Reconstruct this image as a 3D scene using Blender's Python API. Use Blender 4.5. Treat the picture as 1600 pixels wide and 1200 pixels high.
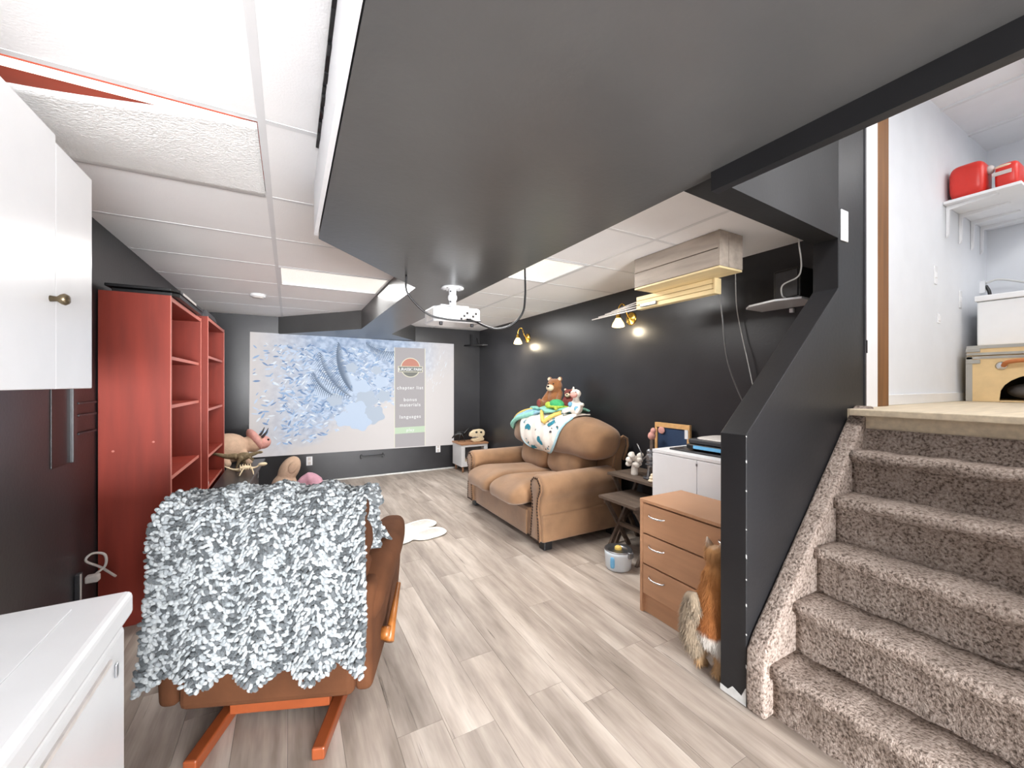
import bpy, bmesh, math, random
from mathutils import Vector, Matrix
random.seed(7)
R = math.radians
scn = bpy.context.scene
C = scn.collection
for o in list(bpy.data.objects): bpy.data.objects.remove(o)

# ------------------------------------------------------------------ camera, world, lights, exposure
cd = bpy.data.cameras.new('camera'); cam = bpy.data.objects.new('camera', cd); C.objects.link(cam)
cd.sensor_width = 36; cd.lens = 36 * 630 / 1600; cd.clip_start = .02
YAW = math.atan(348 / 630)
cam.location = (0, 0, 1.35); cam.rotation_euler = (R(90), 0, -YAW)
scn.camera = cam
w = bpy.data.worlds.new('world'); scn.world = w; w.use_nodes = True
w.node_tree.nodes['Background'].inputs[0].default_value = (1, 1, 1, 1)
w.node_tree.nodes['Background'].inputs[1].default_value = .35
vs = scn.view_settings
vs.view_transform = 'Standard'; vs.look = 'None'; vs.gamma = 1; vs.use_curve_mapping = False
vs.exposure = 0.32

def area(name, loc, rot, sx, sy, power, col=(1, 1, 1), spread=180):
    l = bpy.data.lights.new(name, 'AREA'); l.shape = 'RECTANGLE'; l.size = sx; l.size_y = sy
    l.energy = power; l.color = col; l.spread = R(spread)
    o = bpy.data.objects.new(name, l); o.location = loc; o.rotation_euler = rot; C.objects.link(o); return o
# added fill light behind the camera; the rear end has no opening
area('rear_fill', (.3, -4.9, .75), (R(97), 0, R(-6)), 2.6, 1.3, 700, (.97, .985, 1))
# area lamps shining down from the ceiling, the first two at the light panels
area('ceiling_area_light', (.38, 3.83, 2.21), (0, 0, 0), .75, .5, 24, (1, .99, .97))
area('ceiling_area_light', (1.58, 2.65, 2.21), (0, 0, 0), .6, .5, 24, (1, .99, .97))
area('ceiling_area_light', (1.75, 4.9, 2.21), (0, 0, 0), .8, .5, 24, (1, .99, .97))  # extra fill lamp, no light panel is built here
area('ceiling_area_light', (-.45, .2, 2.21), (0, 0, 0), .7, .5, 8, (1, .98, .95))  # unseen fill lamp added over the camera, without a fixture
# stairwell and upper room lamps
area('stair_light', (1.95, -.05, 3.25), (0, 0, 0), .9, .5, 40, (1, .98, .97))
area('upper_light', (4.2, -.05, 3.25), (0, 0, 0), .8, .6, 9, (1, .99, .98))

# ------------------------------------------------------------------ materials
MATS = {}
def lin(c):
    return tuple(((x / 255) / 12.92 if x / 255 <= .04045 else ((x / 255 + .055) / 1.055) ** 2.4) for x in c)
def mat(name, rgb, rough=.5, metal=0, var=.12, nscale=(6, 6, 6), bump=0, bscale=80, spec=.5, emit=0, ecol=None, coat=0, sheen=0, trans=0, coords='pos'):
    m = bpy.data.materials.new(name); m.use_nodes = True; nt = m.node_tree; N = nt.nodes; L = nt.links
    b = N['Principled BSDF']; c = lin(rgb)
    b.inputs['Roughness'].default_value = rough; b.inputs['Metallic'].default_value = metal
    b.inputs['Specular IOR Level'].default_value = spec
    b.inputs['Coat Weight'].default_value = coat; b.inputs['Sheen Weight'].default_value = sheen
    b.inputs['Transmission Weight'].default_value = trans
    g = N.new('ShaderNodeNewGeometry' if coords == 'pos' else 'ShaderNodeTexCoord')
    src = g.outputs['Position'] if coords == 'pos' else g.outputs['Object']
    mp = N.new('ShaderNodeMapping'); mp.inputs['Scale'].default_value = nscale; L.new(src, mp.inputs['Vector'])
    n = N.new('ShaderNodeTexNoise'); n.inputs['Scale'].default_value = 1; n.inputs['Detail'].default_value = 5; L.new(mp.outputs[0], n.inputs['Vector'])
    r = N.new('ShaderNodeValToRGB'); r.color_ramp.elements[0].position = .3; r.color_ramp.elements[1].position = .7
    r.color_ramp.elements[0].color = tuple(x * (1 - var) for x in c) + (1,)
    r.color_ramp.elements[1].color = tuple(min(1, x * (1 + var)) for x in c) + (1,)
    L.new(n.outputs['Fac'], r.inputs[0]); L.new(r.outputs[0], b.inputs['Base Color'])
    if bump:
        n2 = N.new('ShaderNodeTexNoise'); n2.inputs['Scale'].default_value = bscale; n2.inputs['Detail'].default_value = 3; L.new(src, n2.inputs['Vector'])
        bp = N.new('ShaderNodeBump'); bp.inputs['Strength'].default_value = bump; bp.inputs['Distance'].default_value = .01
        L.new(n2.outputs['Fac'], bp.inputs['Height']); L.new(bp.outputs[0], b.inputs['Normal'])
    if emit:
        b.inputs['Emission Color'].default_value = lin(ecol or rgb) + (1,); b.inputs['Emission Strength'].default_value = emit
    MATS[name] = m; return m
M = MATS
mat('black_paint', (46, 46, 49), .34, var=.25, nscale=(2, 2, 2), bump=.05, bscale=60, spec=.55)
mat('black_duct', (84, 84, 84), .3, var=.12, nscale=(1.5, 1.5, 1.5), bump=.06, bscale=40, spec=.6)
mat('black_gloss', (36, 36, 38), .42, var=.2, nscale=(1.5, 1.5, 1.5), bump=.06, bscale=40, spec=.35)
mat('black_matte', (40, 40, 41), .55, var=.15, nscale=(2, 2, 2), bump=.05, bscale=60, spec=.2)
mat('black_plastic', (24, 24, 26), .35, var=.1)
mat('dark_grey', (58, 58, 62), .45, var=.15)
mat('white_paint', (236, 237, 240), .55, var=.02)
mat('white_gloss', (238, 239, 241), .22, var=.02)
mat('white_enamel', (222, 223, 225), .25, var=.04, nscale=(4, 4, 4))
mat('tile_white', (249, 249, 250), .9, var=.02, nscale=(3, 3, 3), bump=.15, bscale=150)
mat('grid_white', (226, 227, 229), .5, var=.02)
mat('upper_wall', (226, 229, 234), .7, var=.02)
mat('diffuser', (244, 243, 238), .3, var=.03, bump=.5, bscale=160, emit=.45, ecol=(255, 250, 238))
mat('diffuser_dim', (236, 236, 236), .3, var=.05, bump=.8, bscale=110, emit=.12, ecol=(255, 252, 246))
mat('lamp_glow', (250, 248, 240), .4, emit=3, ecol=(255, 246, 232))
mat('insulation_red', (176, 84, 66), .8, var=.12)
mat('plywood', (206, 190, 164), .6, var=.12, nscale=(3, 40, 40))
mat('stud_wood', (122, 80, 38), .6, var=.22, nscale=(22, 22, 2))
mat('red_laminate', (134, 46, 31), .6, var=.16, nscale=(16, 16, 1.6), spec=.4)
mat('red_edge', (190, 112, 98), .5, var=.06)
mat('beech', (188, 142, 108), .45, var=.07, nscale=(3, 3, 30))
mat('dark_wood', (98, 84, 74), .55, var=.3, nscale=(30, 3, 30))
mat('orange_wood', (136, 68, 36), .35, var=.15, nscale=(10, 10, 10))
mat('lever_wood', (150, 92, 42), .35, var=.2, nscale=(20, 20, 20))
mat('grey_plank', (172, 160, 148), .65, var=.16, nscale=(25, 4, 30))
mat('cream_ply', (244, 222, 172), .6, var=.07, nscale=(20, 4, 20))
mat('tan_suede', (140, 106, 76), .9, var=.2, nscale=(5, 5, 5), bump=.12, bscale=30, sheen=.25)
mat('tan_piping', (126, 94, 68), .8, var=.1)
mat('brown_suede', (86, 53, 33), .9, var=.22, nscale=(6, 6, 6), bump=.12, bscale=30, spec=.2)
mat('brass', (212, 170, 80), .25, 1, var=.05)
mat('nail_bronze', (52, 36, 26), .4, .5, var=.1)
mat('chrome', (214, 214, 216), .2, 1, var=.03)
mat('steel', (150, 152, 156), .32, .9, var=.1)
mat('shade_glass', (255, 240, 205), .3, var=.03, emit=2.2, ecol=(255, 214, 140))
mat('grey_cord', (120, 120, 120), .5, var=.05)
mat('white_cord', (205, 205, 203), .5, var=.05)
mat('bear_fur', (156, 102, 60), .95, var=.15, nscale=(60, 60, 60), bump=.5, bscale=160, sheen=.4)
mat('bear_cream', (238, 222, 196), .95, var=.06, nscale=(60, 60, 60), bump=.4, bscale=160)
mat('maroon_pad', (132, 66, 62), .9, var=.15, nscale=(40, 40, 40))
mat('green_plush', (70, 170, 108), .95, var=.2, nscale=(40, 40, 40), bump=.4, bscale=160)
mat('lime_plush', (176, 200, 80), .95, var=.2, nscale=(40, 40, 40), bump=.4, bscale=160)
mat('teal_plush', (84, 180, 180), .95, var=.15, nscale=(40, 40, 40), bump=.4, bscale=160)
mat('white_plush', (238, 232, 224), .95, var=.05, nscale=(40, 40, 40), bump=.4, bscale=160)
mat('pink_plush', (222, 164, 154), .95, var=.08, nscale=(30, 30, 30), bump=.4, bscale=140)
mat('peach_plush', (214, 182, 156), .95, var=.07, nscale=(30, 30, 30), bump=.4, bscale=140)
mat('rose_plush', (206, 156, 172), .95, var=.08, nscale=(30, 30, 30), bump=.4, bscale=140)
mat('blue_patch', (120, 178, 206), .95, var=.1)
mat('teal_print', (40, 128, 150), .9, var=.25, nscale=(40, 40, 40))
mat('aqua_knit', (150, 214, 200), .95, var=.1, nscale=(30, 30, 30), bump=.5, bscale=140)
mat('yellow_knit', (232, 200, 110), .95, var=.1, nscale=(30, 30, 30), bump=.5, bscale=140)
mat('blue_knit', (150, 196, 214), .95, var=.1, nscale=(30, 30, 30), bump=.5, bscale=140)
mat('aqua_trim', (176, 214, 226), .95, var=.05, bump=.4, bscale=140)
mat('dino_olive', (128, 112, 84), .7, var=.3, nscale=(60, 60, 60), bump=.3)
mat('bone', (232, 214, 180), .7, var=.12, nscale=(50, 50, 50), bump=.3)
mat('purple_toy', (96, 92, 150), .6, var=.3, nscale=(60, 60, 60))
mat('pet_white', (222, 234, 244), .3, var=.03)
mat('pet_window', (120, 190, 235), .15, var=.05)
mat('mat_white', (236, 234, 226), .95, var=.05, nscale=(30, 30, 30), bump=.5, bscale=120)
mat('mat_grey', (206, 202, 196), .95, var=.08, nscale=(30, 30, 30), bump=.5, bscale=120)
mat('navy_board', (42, 64, 96), .6, var=.15)
mat('frame_pine', (222, 174, 116), .5, var=.1, nscale=(4, 30, 30))
mat('red_plastic', (214, 52, 42), .35, var=.08)
mat('label_grey', (206, 200, 196), .5, var=.1, nscale=(30, 30, 30))
mat('trunk_ply', (226, 196, 146), .5, var=.08, nscale=(4, 10, 10))
mat('trunk_edge', (178, 176, 170), .35, .6, var=.08)
mat('leather', (186, 112, 62), .5, var=.12)
mat('cushion_dark', (92, 88, 86), .9, var=.2, nscale=(20, 20, 20))
mat('fur_orange', (206, 126, 52), .9, var=.25, nscale=(40, 40, 12), sheen=.2)
mat('fur_white', (232, 226, 214), .9, var=.08, nscale=(40, 40, 12), sheen=.2)
mat('fur_grey', (142, 126, 106), .9, var=.35, nscale=(40, 40, 20), sheen=.2)
mat('throw_back', (104, 108, 110), .95, var=.3, nscale=(60, 60, 60))
mat('skin_screen', (232, 226, 220), .8, var=.02)
mat('knob_bronze', (110, 98, 78), .35, .8, var=.3, nscale=(90, 90, 90))
mat('paint_chip', (206, 206, 204), .8, var=.1, nscale=(40, 40, 40))
mat('yellow_mark', (214, 220, 60), .5, var=.05)

def carpet_mat():
    m = bpy.data.materials.new('carpet'); m.use_nodes = True; nt = m.node_tree; N = nt.nodes; L = nt.links; b = N['Principled BSDF']
    b.inputs['Roughness'].default_value = .95; b.inputs['Specular IOR Level'].default_value = .1
    g = N.new('ShaderNodeNewGeometry')
    n = N.new('ShaderNodeTexNoise'); n.inputs['Scale'].default_value = 95; n.inputs['Detail'].default_value = 3; n.inputs['Roughness'].default_value = .6
    n2 = N.new('ShaderNodeTexNoise'); n2.inputs['Scale'].default_value = 14; n2.inputs['Detail'].default_value = 2
    L.new(g.outputs['Position'], n.inputs['Vector']); L.new(g.outputs['Position'], n2.inputs['Vector'])
    mx = N.new('ShaderNodeMath'); mx.operation = 'MULTIPLY_ADD'; mx.inputs[1].default_value = .22; L.new(n2.outputs['Fac'], mx.inputs[0]); L.new(n.outputs['Fac'], mx.inputs[2])
    r = N.new('ShaderNodeValToRGB'); e = r.color_ramp.elements
    e[0].position = .46; e[0].color = lin((98, 86, 78)) + (1,); e[1].position = .8; e[1].color = lin((184, 170, 160)) + (1,)
    x = e.new(.56); x.color = lin((146, 131, 121)) + (1,)
    L.new(mx.outputs[0], r.inputs[0]); L.new(r.outputs[0], b.inputs['Base Color'])
    bp = N.new('ShaderNodeBump'); bp.inputs['Strength'].default_value = .9; bp.inputs['Distance'].default_value = .012
    L.new(n.outputs['Fac'], bp.inputs['Height']); L.new(bp.outputs[0], b.inputs['Normal']); M['carpet'] = m
carpet_mat()
def plank_mat():
    m = bpy.data.materials.new('floor_plank'); m.use_nodes = True; nt = m.node_tree; N = nt.nodes; L = nt.links; b = N['Principled BSDF']
    b.inputs['Roughness'].default_value = .42; b.inputs['Specular IOR Level'].default_value = .35
    g = N.new('ShaderNodeNewGeometry'); oi = N.new('ShaderNodeObjectInfo')
    off = N.new('ShaderNodeVectorMath'); off.operation = 'SCALE'; off.inputs[0].default_value = (13, 29, 5); L.new(oi.outputs['Random'], off.inputs['Scale'])
    ad = N.new('ShaderNodeVectorMath'); L.new(g.outputs['Position'], ad.inputs[0]); L.new(off.outputs[0], ad.inputs[1])
    def noise(sc, det=4, rg=.6):
        mp = N.new('ShaderNodeMapping'); mp.inputs['Scale'].default_value = sc; L.new(ad.outputs[0], mp.inputs[0])
        n = N.new('ShaderNodeTexNoise'); n.inputs['Scale'].default_value = 1; n.inputs['Detail'].default_value = det; n.inputs['Roughness'].default_value = rg; L.new(mp.outputs[0], n.inputs[0]); return n
    a = noise((9, 1.3, 1)); r = N.new('ShaderNodeValToRGB'); e = r.color_ramp.elements
    e[0].position = .3; e[0].color = lin((136, 124, 114)) + (1,); e[1].position = .72; e[1].color = lin((204, 193, 182)) + (1,)
    x = e.new(.5); x.color = lin((172, 159, 148)) + (1,)
    L.new(a.outputs['Fac'], r.inputs[0])
    f = noise((70, 2.2, 1), 6, .7); fr = N.new('ShaderNodeValToRGB'); fr.color_ramp.elements[0].position = .58; fr.color_ramp.elements[1].position = .7
    L.new(f.outputs['Fac'], fr.inputs[0])
    h = noise((5, 1.6, 1), 2); hr = N.new('ShaderNodeValToRGB'); hr.color_ramp.elements[0].position = .45; hr.color_ramp.elements[1].position = .62; L.new(h.outputs['Fac'], hr.inputs[0])
    ml = N.new('ShaderNodeMath'); ml.operation = 'MULTIPLY'; L.new(fr.outputs[0], ml.inputs[0]); L.new(hr.outputs[0], ml.inputs[1])
    mix = N.new('ShaderNodeMix'); mix.data_type = 'RGBA'; L.new(ml.outputs[0], mix.inputs[0]); L.new(r.outputs[0], mix.inputs[6]); mix.inputs[7].default_value = lin((86, 76, 68)) + (1,)
    fine = noise((140, 3, 1), 3); fm = N.new('ShaderNodeMapRange'); fm.inputs[3].default_value = .86; fm.inputs[4].default_value = 1.12; L.new(fine.outputs['Fac'], fm.inputs[0])
    rv = N.new('ShaderNodeMapRange'); rv.inputs[3].default_value = .88; rv.inputs[4].default_value = 1.06; L.new(oi.outputs['Random'], rv.inputs[0])
    mm = N.new('ShaderNodeMath'); mm.operation = 'MULTIPLY'; L.new(fm.outputs[0], mm.inputs[0]); L.new(rv.outputs[0], mm.inputs[1])
    sc = N.new('ShaderNodeVectorMath'); sc.operation = 'SCALE'; L.new(mix.outputs[2], sc.inputs[0]); L.new(mm.outputs[0], sc.inputs['Scale'])
    L.new(sc.outputs[0], b.inputs['Base Color']); M['floor_plank'] = m
plank_mat()
def attr_mat(name, rough=.95, bump=.5):
    m = bpy.data.materials.new(name); m.use_nodes = True; nt = m.node_tree; N = nt.nodes; L = nt.links; b = N['Principled BSDF']
    b.inputs['Roughness'].default_value = rough; b.inputs['Sheen Weight'].default_value = .2
    a = N.new('ShaderNodeAttribute'); a.attribute_name = 'yarn'; L.new(a.outputs['Color'], b.inputs['Base Color'])
    n = N.new('ShaderNodeTexNoise'); n.inputs['Scale'].default_value = 200; g = N.new('ShaderNodeNewGeometry'); L.new(g.outputs['Position'], n.inputs['Vector'])
    bp = N.new('ShaderNodeBump'); bp.inputs['Strength'].default_value = bump; bp.inputs['Distance'].default_value = .006; L.new(n.outputs['Fac'], bp.inputs['Height']); L.new(bp.outputs[0], b.inputs['Normal']); M[name] = m
attr_mat('yarn')
def flat(name, rgb, e=1.0):
    m = bpy.data.materials.new(name); m.use_nodes = True; b = m.node_tree.nodes['Principled BSDF']
    b.inputs['Base Color'].default_value = (.08, .08, .08, 1); b.inputs['Roughness'].default_value = .9; b.inputs['Specular IOR Level'].default_value = 0
    b.inputs['Emission Color'].default_value = lin(rgb) + (1,); b.inputs['Emission Strength'].default_value = e; M[name] = m
for nm, c in dict(p_sky=(186, 200, 218), p_white=(232, 240, 248), p_pale=(200, 218, 242), p_blue=(146, 178, 218), p_deep=(108, 142, 188), p_fern=(92, 114, 142), p_panel=(176, 170, 172), p_text=(250, 250, 250), p_green=(204, 226, 194),
                  p_line=(240, 236, 214), p_red=(206, 128, 104), p_dark=(120, 100, 96), p_badge=(238, 232, 206), p_band=(110, 112, 104)).items(): flat(nm, c, .74)

# ------------------------------------------------------------------ mesh helpers
class MB:
    def __init__(s): s.v = []; s.f = []; s.c = []
    def add(s, v, f):
        b = len(s.v); s.v += [tuple(p) for p in v]; s.f += [tuple(b + i for i in q) for q in f]; return s
    def box(s, x0, x1, y0, y1, z0, z1):
        return s.add([(x0, y0, z0), (x1, y0, z0), (x1, y1, z0), (x0, y1, z0), (x0, y0, z1), (x1, y0, z1), (x1, y1, z1), (x0, y1, z1)],
                     [(0, 3, 2, 1), (4, 5, 6, 7), (0, 1, 5, 4), (1, 2, 6, 5), (2, 3, 7, 6), (3, 0, 4, 7)])
    def hexa(s, b, t): return s.add(list(b) + list(t), [(0, 3, 2, 1), (4, 5, 6, 7), (0, 1, 5, 4), (1, 2, 6, 5), (2, 3, 7, 6), (3, 0, 4, 7)])
    def prism(s, pts, a, b, axis='z'):
        n = len(pts)
        def mk(p, h): return (p[0], p[1], h) if axis == 'z' else ((p[0], h, p[1]) if axis == 'y' else (h, p[0], p[1]))
        v = [mk(p, a) for p in pts] + [mk(p, b) for p in pts]
        return s.add(v, [tuple(range(n))[::-1], tuple(range(n, 2 * n))] + [(i, (i + 1) % n, n + (i + 1) % n, n + i) for i in range(n)])
    def tube(s, pts, r, n=8):
        P = [Vector(p) for p in pts]; rr = r if isinstance(r, (list, tuple)) else [r] * len(P); rings = []
        up = Vector((0, 0, 1)); prev = None
        for i, p in enumerate(P):
            t = (P[min(i + 1, len(P) - 1)] - P[max(i - 1, 0)]).normalized()
            if prev is None:
                a = t.cross(up)
                if a.length < .05: a = t.cross(Vector((1, 0, 0)))
            else:
                a = prev - t * prev.dot(t)
                if a.length < 1e-4: a = t.cross(up)
            a.normalize(); prev = a; b = t.cross(a)
            rings.append([p + (a * math.cos(k * 2 * math.pi / n) + b * math.sin(k * 2 * math.pi / n)) * rr[i] for k in range(n)])
        v = [q for g in rings for q in g]; f = []
        for i in range(len(P) - 1):
            for k in range(n): f.append((i * n + k, i * n + (k + 1) % n, (i + 1) * n + (k + 1) % n, (i + 1) * n + k))
        f.append(tuple(range(n))[::-1]); f.append(tuple((len(P) - 1) * n + k for k in range(n)))
        return s.add(v, f)
    def lathe(s, prof, c=(0, 0, 0), n=24, mtx=None):
        v = []; f = []
        for (r, z) in prof:
            for k in range(n):
                p = Vector((r * math.cos(2 * math.pi * k / n), r * math.sin(2 * math.pi * k / n), z))
                if mtx: p = mtx @ p
                v.append(p + Vector(c))
        for i in range(len(prof) - 1):
            for k in range(n): f.append((i * n + k, i * n + (k + 1) % n, (i + 1) * n + (k + 1) % n, (i + 1) * n + k))
        f.append(tuple(range(n))[::-1]); f.append(tuple((len(prof) - 1) * n + k for k in range(n)))
        return s.add(v, f)
    def sup(s, c, r, e=2.0, e2=None, rot=None, n=28, m=16, warp=None):
        e2 = e2 or e; v = []; f = []
        def sp(x, p): return math.copysign(abs(x) ** p, x)
        for j in range(m + 1):
            ph = -math.pi / 2 + math.pi * j / m
            for k in range(n):
                th = 2 * math.pi * k / n; cp = sp(math.cos(ph), 2 / e2)
                p = Vector((r[0] * cp * sp(math.cos(th), 2 / e), r[1] * cp * sp(math.sin(th), 2 / e), r[2] * sp(math.sin(ph), 2 / e2)))
                if warp: p = Vector(warp(p))
                if rot: p = rot @ p
                v.append(p + Vector(c))
        for j in range(m):
            for k in range(n): f.append((j * n + k, j * n + (k + 1) % n, (j + 1) * n + (k + 1) % n, (j + 1) * n + k))
        return s.add(v, f)
    def ell(s, c, r, rot=None, n=16, m=10): return s.sup(c, r if isinstance(r, (tuple, list)) else (r, r, r), 2, 2, rot, n, m)
    def limb(s, a, b, ra, rb, k=7):
        a = Vector(a); b = Vector(b)
        for i in range(k):
            t = i / (k - 1); q = ra + (rb - ra) * t; s.ell(a.lerp(b, t), (q, q, q), None, 12, 8)
        return s
    def build(s, name, m, parent=None, smooth=False, bevel=0, world=False, remesh=0, sub=0, seg=2, kind=None):
        me = bpy.data.meshes.new(name)
        v = s.v
        if world and parent is not None:
            top = parent
            while top.parent: top = top.parent
            inv = (Matrix.Translation(top.location) @ top.rotation_euler.to_matrix().to_4x4()).inverted()
            v = [inv @ Vector(p) for p in v]
        me.from_pydata([tuple(p) for p in v], [], s.f); me.update()
        bm = bmesh.new(); bm.from_mesh(me); bmesh.ops.recalc_face_normals(bm, faces=bm.faces); bm.to_mesh(me); bm.free()
        if s.c:
            at = me.color_attributes.new('yarn', 'FLOAT_COLOR', 'POINT')
            for i, c in enumerate(s.c): at.data[i].color = c
        me.materials.append(M[m] if isinstance(m, str) else m)
        if smooth:
            for p in me.polygons: p.use_smooth = True
        o = bpy.data.objects.new(name, me); C.objects.link(o); o.parent = parent
        if bevel:
            b = o.modifiers.new('b', 'BEVEL'); b.width = bevel; b.segments = seg; b.limit_method = 'ANGLE'; b.angle_limit = R(40)
        if remesh:
            b = o.modifiers.new('r', 'REMESH'); b.mode = 'VOXEL'; b.voxel_size = remesh; b.use_smooth_shade = True
            b = o.modifiers.new('s', 'SMOOTH'); b.factor = .5; b.iterations = 4
        if sub:
            b = o.modifiers.new('sub', 'SUBSURF'); b.levels = sub; b.render_levels = sub
        if kind: o['kind'] = kind
        return o
def thing(name, label, cat, loc=(0, 0, 0), rz=0, group=None):
    o = bpy.data.objects.new(name, None); C.objects.link(o); o.location = loc; o.rotation_euler = (0, 0, rz); o.empty_display_size = .05
    o['label'] = label; o['category'] = cat
    if group: o['group'] = group
    return o
def tag(o, label, cat, group=None):
    o['label'] = label; o['category'] = cat
    if group: o['group'] = group
    return o
def struct(o): o['kind'] = 'structure'; return o
UNIT = MB().box(0, 1, 0, 1, 0, 1)
def unit_mesh(name, m, bev=0):
    o = UNIT.build(name, m); me = o.data; bpy.data.objects.remove(o); return me
def place(name, me, parent, x0, x1, y0, y1, z0, z1):
    o = bpy.data.objects.new(name, me); C.objects.link(o); o.parent = parent; o.location = (x0, y0, z0); o.scale = (x1 - x0, y1 - y0, z1 - z0); return o
def bez(pts, n=24):
    P = [Vector(p) for p in pts]; out = []
    P = [P[0] * 2 - P[1]] + P + [P[-1] * 2 - P[-2]]
    for i in range(1, len(P) - 2):
        for k in range(n):
            t = k / n; a, b, c, d = P[i - 1], P[i], P[i + 1], P[i + 2]
            out.append(.5 * ((2 * b) + (c - a) * t + (2 * a - 5 * b + 4 * c - d) * t * t + (3 * b - a - 3 * c + d) * t ** 3))
    out.append(P[-2]); return out
def cushion(name, c, r, m, parent, e=4, e2=3, rot=None, warp=None, world=True):
    return MB().sup(c, r, e, e2, rot, 48, 28, warp).build(name, m, parent, True, world=world)

# ------------------------------------------------------------------ the setting
XL, XR, YF, YB, ZC = -.915, 2.78, 6.15, -5.2, 2.235
BZ = 2.01
floor = struct(MB().box(XL - .1, XR + .1, YB, YF + .1, -.08, -.006).build('floor', 'dark_grey'))
pm = unit_mesh('plank', 'floor_plank'); PW = .182; PL = 1.22
x = XL; row = 0
while x < XR:
    x1 = min(x + PW, XR); y = YB - random.random() * PL
    while y < YF:
        y0 = max(y, YB); y1 = min(y + PL, YF)
        if y1 - y0 > .02 and not (x > 1.72 and y1 < .9): place('plank', pm, floor, x + .0006, x1 - .0006, y0 + .0006, y1 - .0006, -.006, random.uniform(-.0004, .0))
        y += PL
    x += PW
struct(MB().box(XL - .1, XL, YB, YF, 0, 2.5).build('wall_left', 'black_paint'))
struct(MB().box(XL - .1, XR + .1, YF, YF + .1, 0, 2.5).build('wall_far', 'black_paint'))
struct(MB().box(XR, XR + .1, 1.115, YF, 0, 2.5).build('wall_right', 'black_paint'))
wb = struct(MB().box(XL - .1, 1.75, YB - .1, YB, 0, 3.4).build('wall_back', 'white_paint'))
struct(MB().box(1.66, 5.3, -.5, -.4, 0, 3.4).build('wall_stair_side', 'upper_wall'))
struct(MB().box(1.66, 1.75, YB, -.4, 0, 3.4).build('wall_back_right', 'white_paint'))
# base strip of bare drywall at the far wall
struct(MB().prism([(-.5 + i * .12, YF - .012 - .006 * ((i * 7) % 3)) for i in range(25)] + [(2.4, YF), (-.5, YF)], 0, .018).build('baseboard_far', 'paint_chip'))
# ceiling with loose tiles in a T-bar grid
ceil = struct(MB().box(XL - .1, 1.3, YB, YF + .1, ZC + .16, ZC + .2).box(1.3, XR + .1, 1.12, YF + .1, ZC + .16, ZC + .2).box(1.3, 2.2, 1.0, 1.12, ZC + .16, ZC + .2).build('ceiling', 'dark_grey'))
tm = unit_mesh('tile', 'tile_white'); gm = unit_mesh('grid_bar', 'grid_white'); g2 = .012
TX = -.082
yl = [YB, -4.58, -3.96, -3.34, -2.72, -2.1, -1.48, -.86, -.25, .37, .98, 1.592, 2.228, 2.85, 3.5, 4.13, 4.75, 5.37, YF]
yr = [1.0, 1.74, 2.35, 2.957, 3.565, 4.175, 4.785, 5.395, YF]
sag = 11
for i in range(len(yl) - 1):
    a, b = yl[i] + g2, yl[i + 1] - g2
    if i != sag: place('tile', tm, ceil, XL, TX - g2, a, b, ZC, ZC + .018)
    xr = 1.9 if b < -1.2 else (.115 if b < 2.4 else .757)
    if i != 14: place('tile', tm, ceil, TX + g2, xr, a, b, ZC, ZC + .018)
    place('grid_bar', gm, ceil, XL, TX - g2, yl[i] - g2, yl[i] + g2, ZC - .0015, ZC + .02)
    place('grid_bar', gm, ceil, TX + g2, xr, yl[i] - g2, yl[i] + g2, ZC - .0015, ZC + .02)
place('grid_bar', gm, ceil, TX - g2, TX + g2, YB, YF, ZC - .002, ZC + .022)
TR = 1.965
for i in range(len(yr) - 1):
    a, b = yr[i] + g2, yr[i + 1] - g2
    if i not in (2,): place('tile', tm, ceil, 1.16, TR - g2, a if i else .94, b, ZC, ZC + .018)
    place('tile', tm, ceil, TR + g2, XR, a if i else 1.05, b, ZC, ZC + .018)
    if i == 0: continue
    place('grid_bar', gm, ceil, 1.16, TR - g2, yr[i] - g2, yr[i] + g2, ZC - .0015, ZC + .02)
    place('grid_bar', gm, ceil, TR + g2, XR, yr[i] - g2, yr[i] + g2, ZC - .0015, ZC + .02)
place('grid_bar', gm, ceil, TR - g2, TR + g2, 1.05, YF, ZC - .002, ZC + .022)
# bulkhead boxed in around ducts, painted black
bulk = struct(MB().prism([(.112, -1.2), (1.182, -1.2), (1.182, 5.44), (1.70, YF), (-.127, YF), (.757, 5.11), (.757, 2.74), (.117, 2.03)], BZ, ZC + .15).build('ceiling_bulkhead', 'black_duct'))
MB().box(.096, .111, -1.2, 1.99, BZ + .001, ZC).build('white_edge', 'white_paint', bulk)
for i in range(34):
    y = 1.62 - i * .035; h = random.uniform(.006, .02)
    MB().hexa([(.086, y, ZC - h), (.1, y, ZC - h), (.1, y + .04, ZC - h * random.uniform(.6, 1.4)), (.086, y + .04, ZC - h)], [(.086, y, ZC + .001), (.1, y, ZC + .001), (.1, y + .04, ZC + .001), (.086, y + .04, ZC + .001)]).build('torn_edge', 'black_plastic', bulk)
MB().box(1.15, 1.183, -1.2, .80, 1.95, BZ + .001).build('lip', 'black_gloss', bulk)
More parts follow.
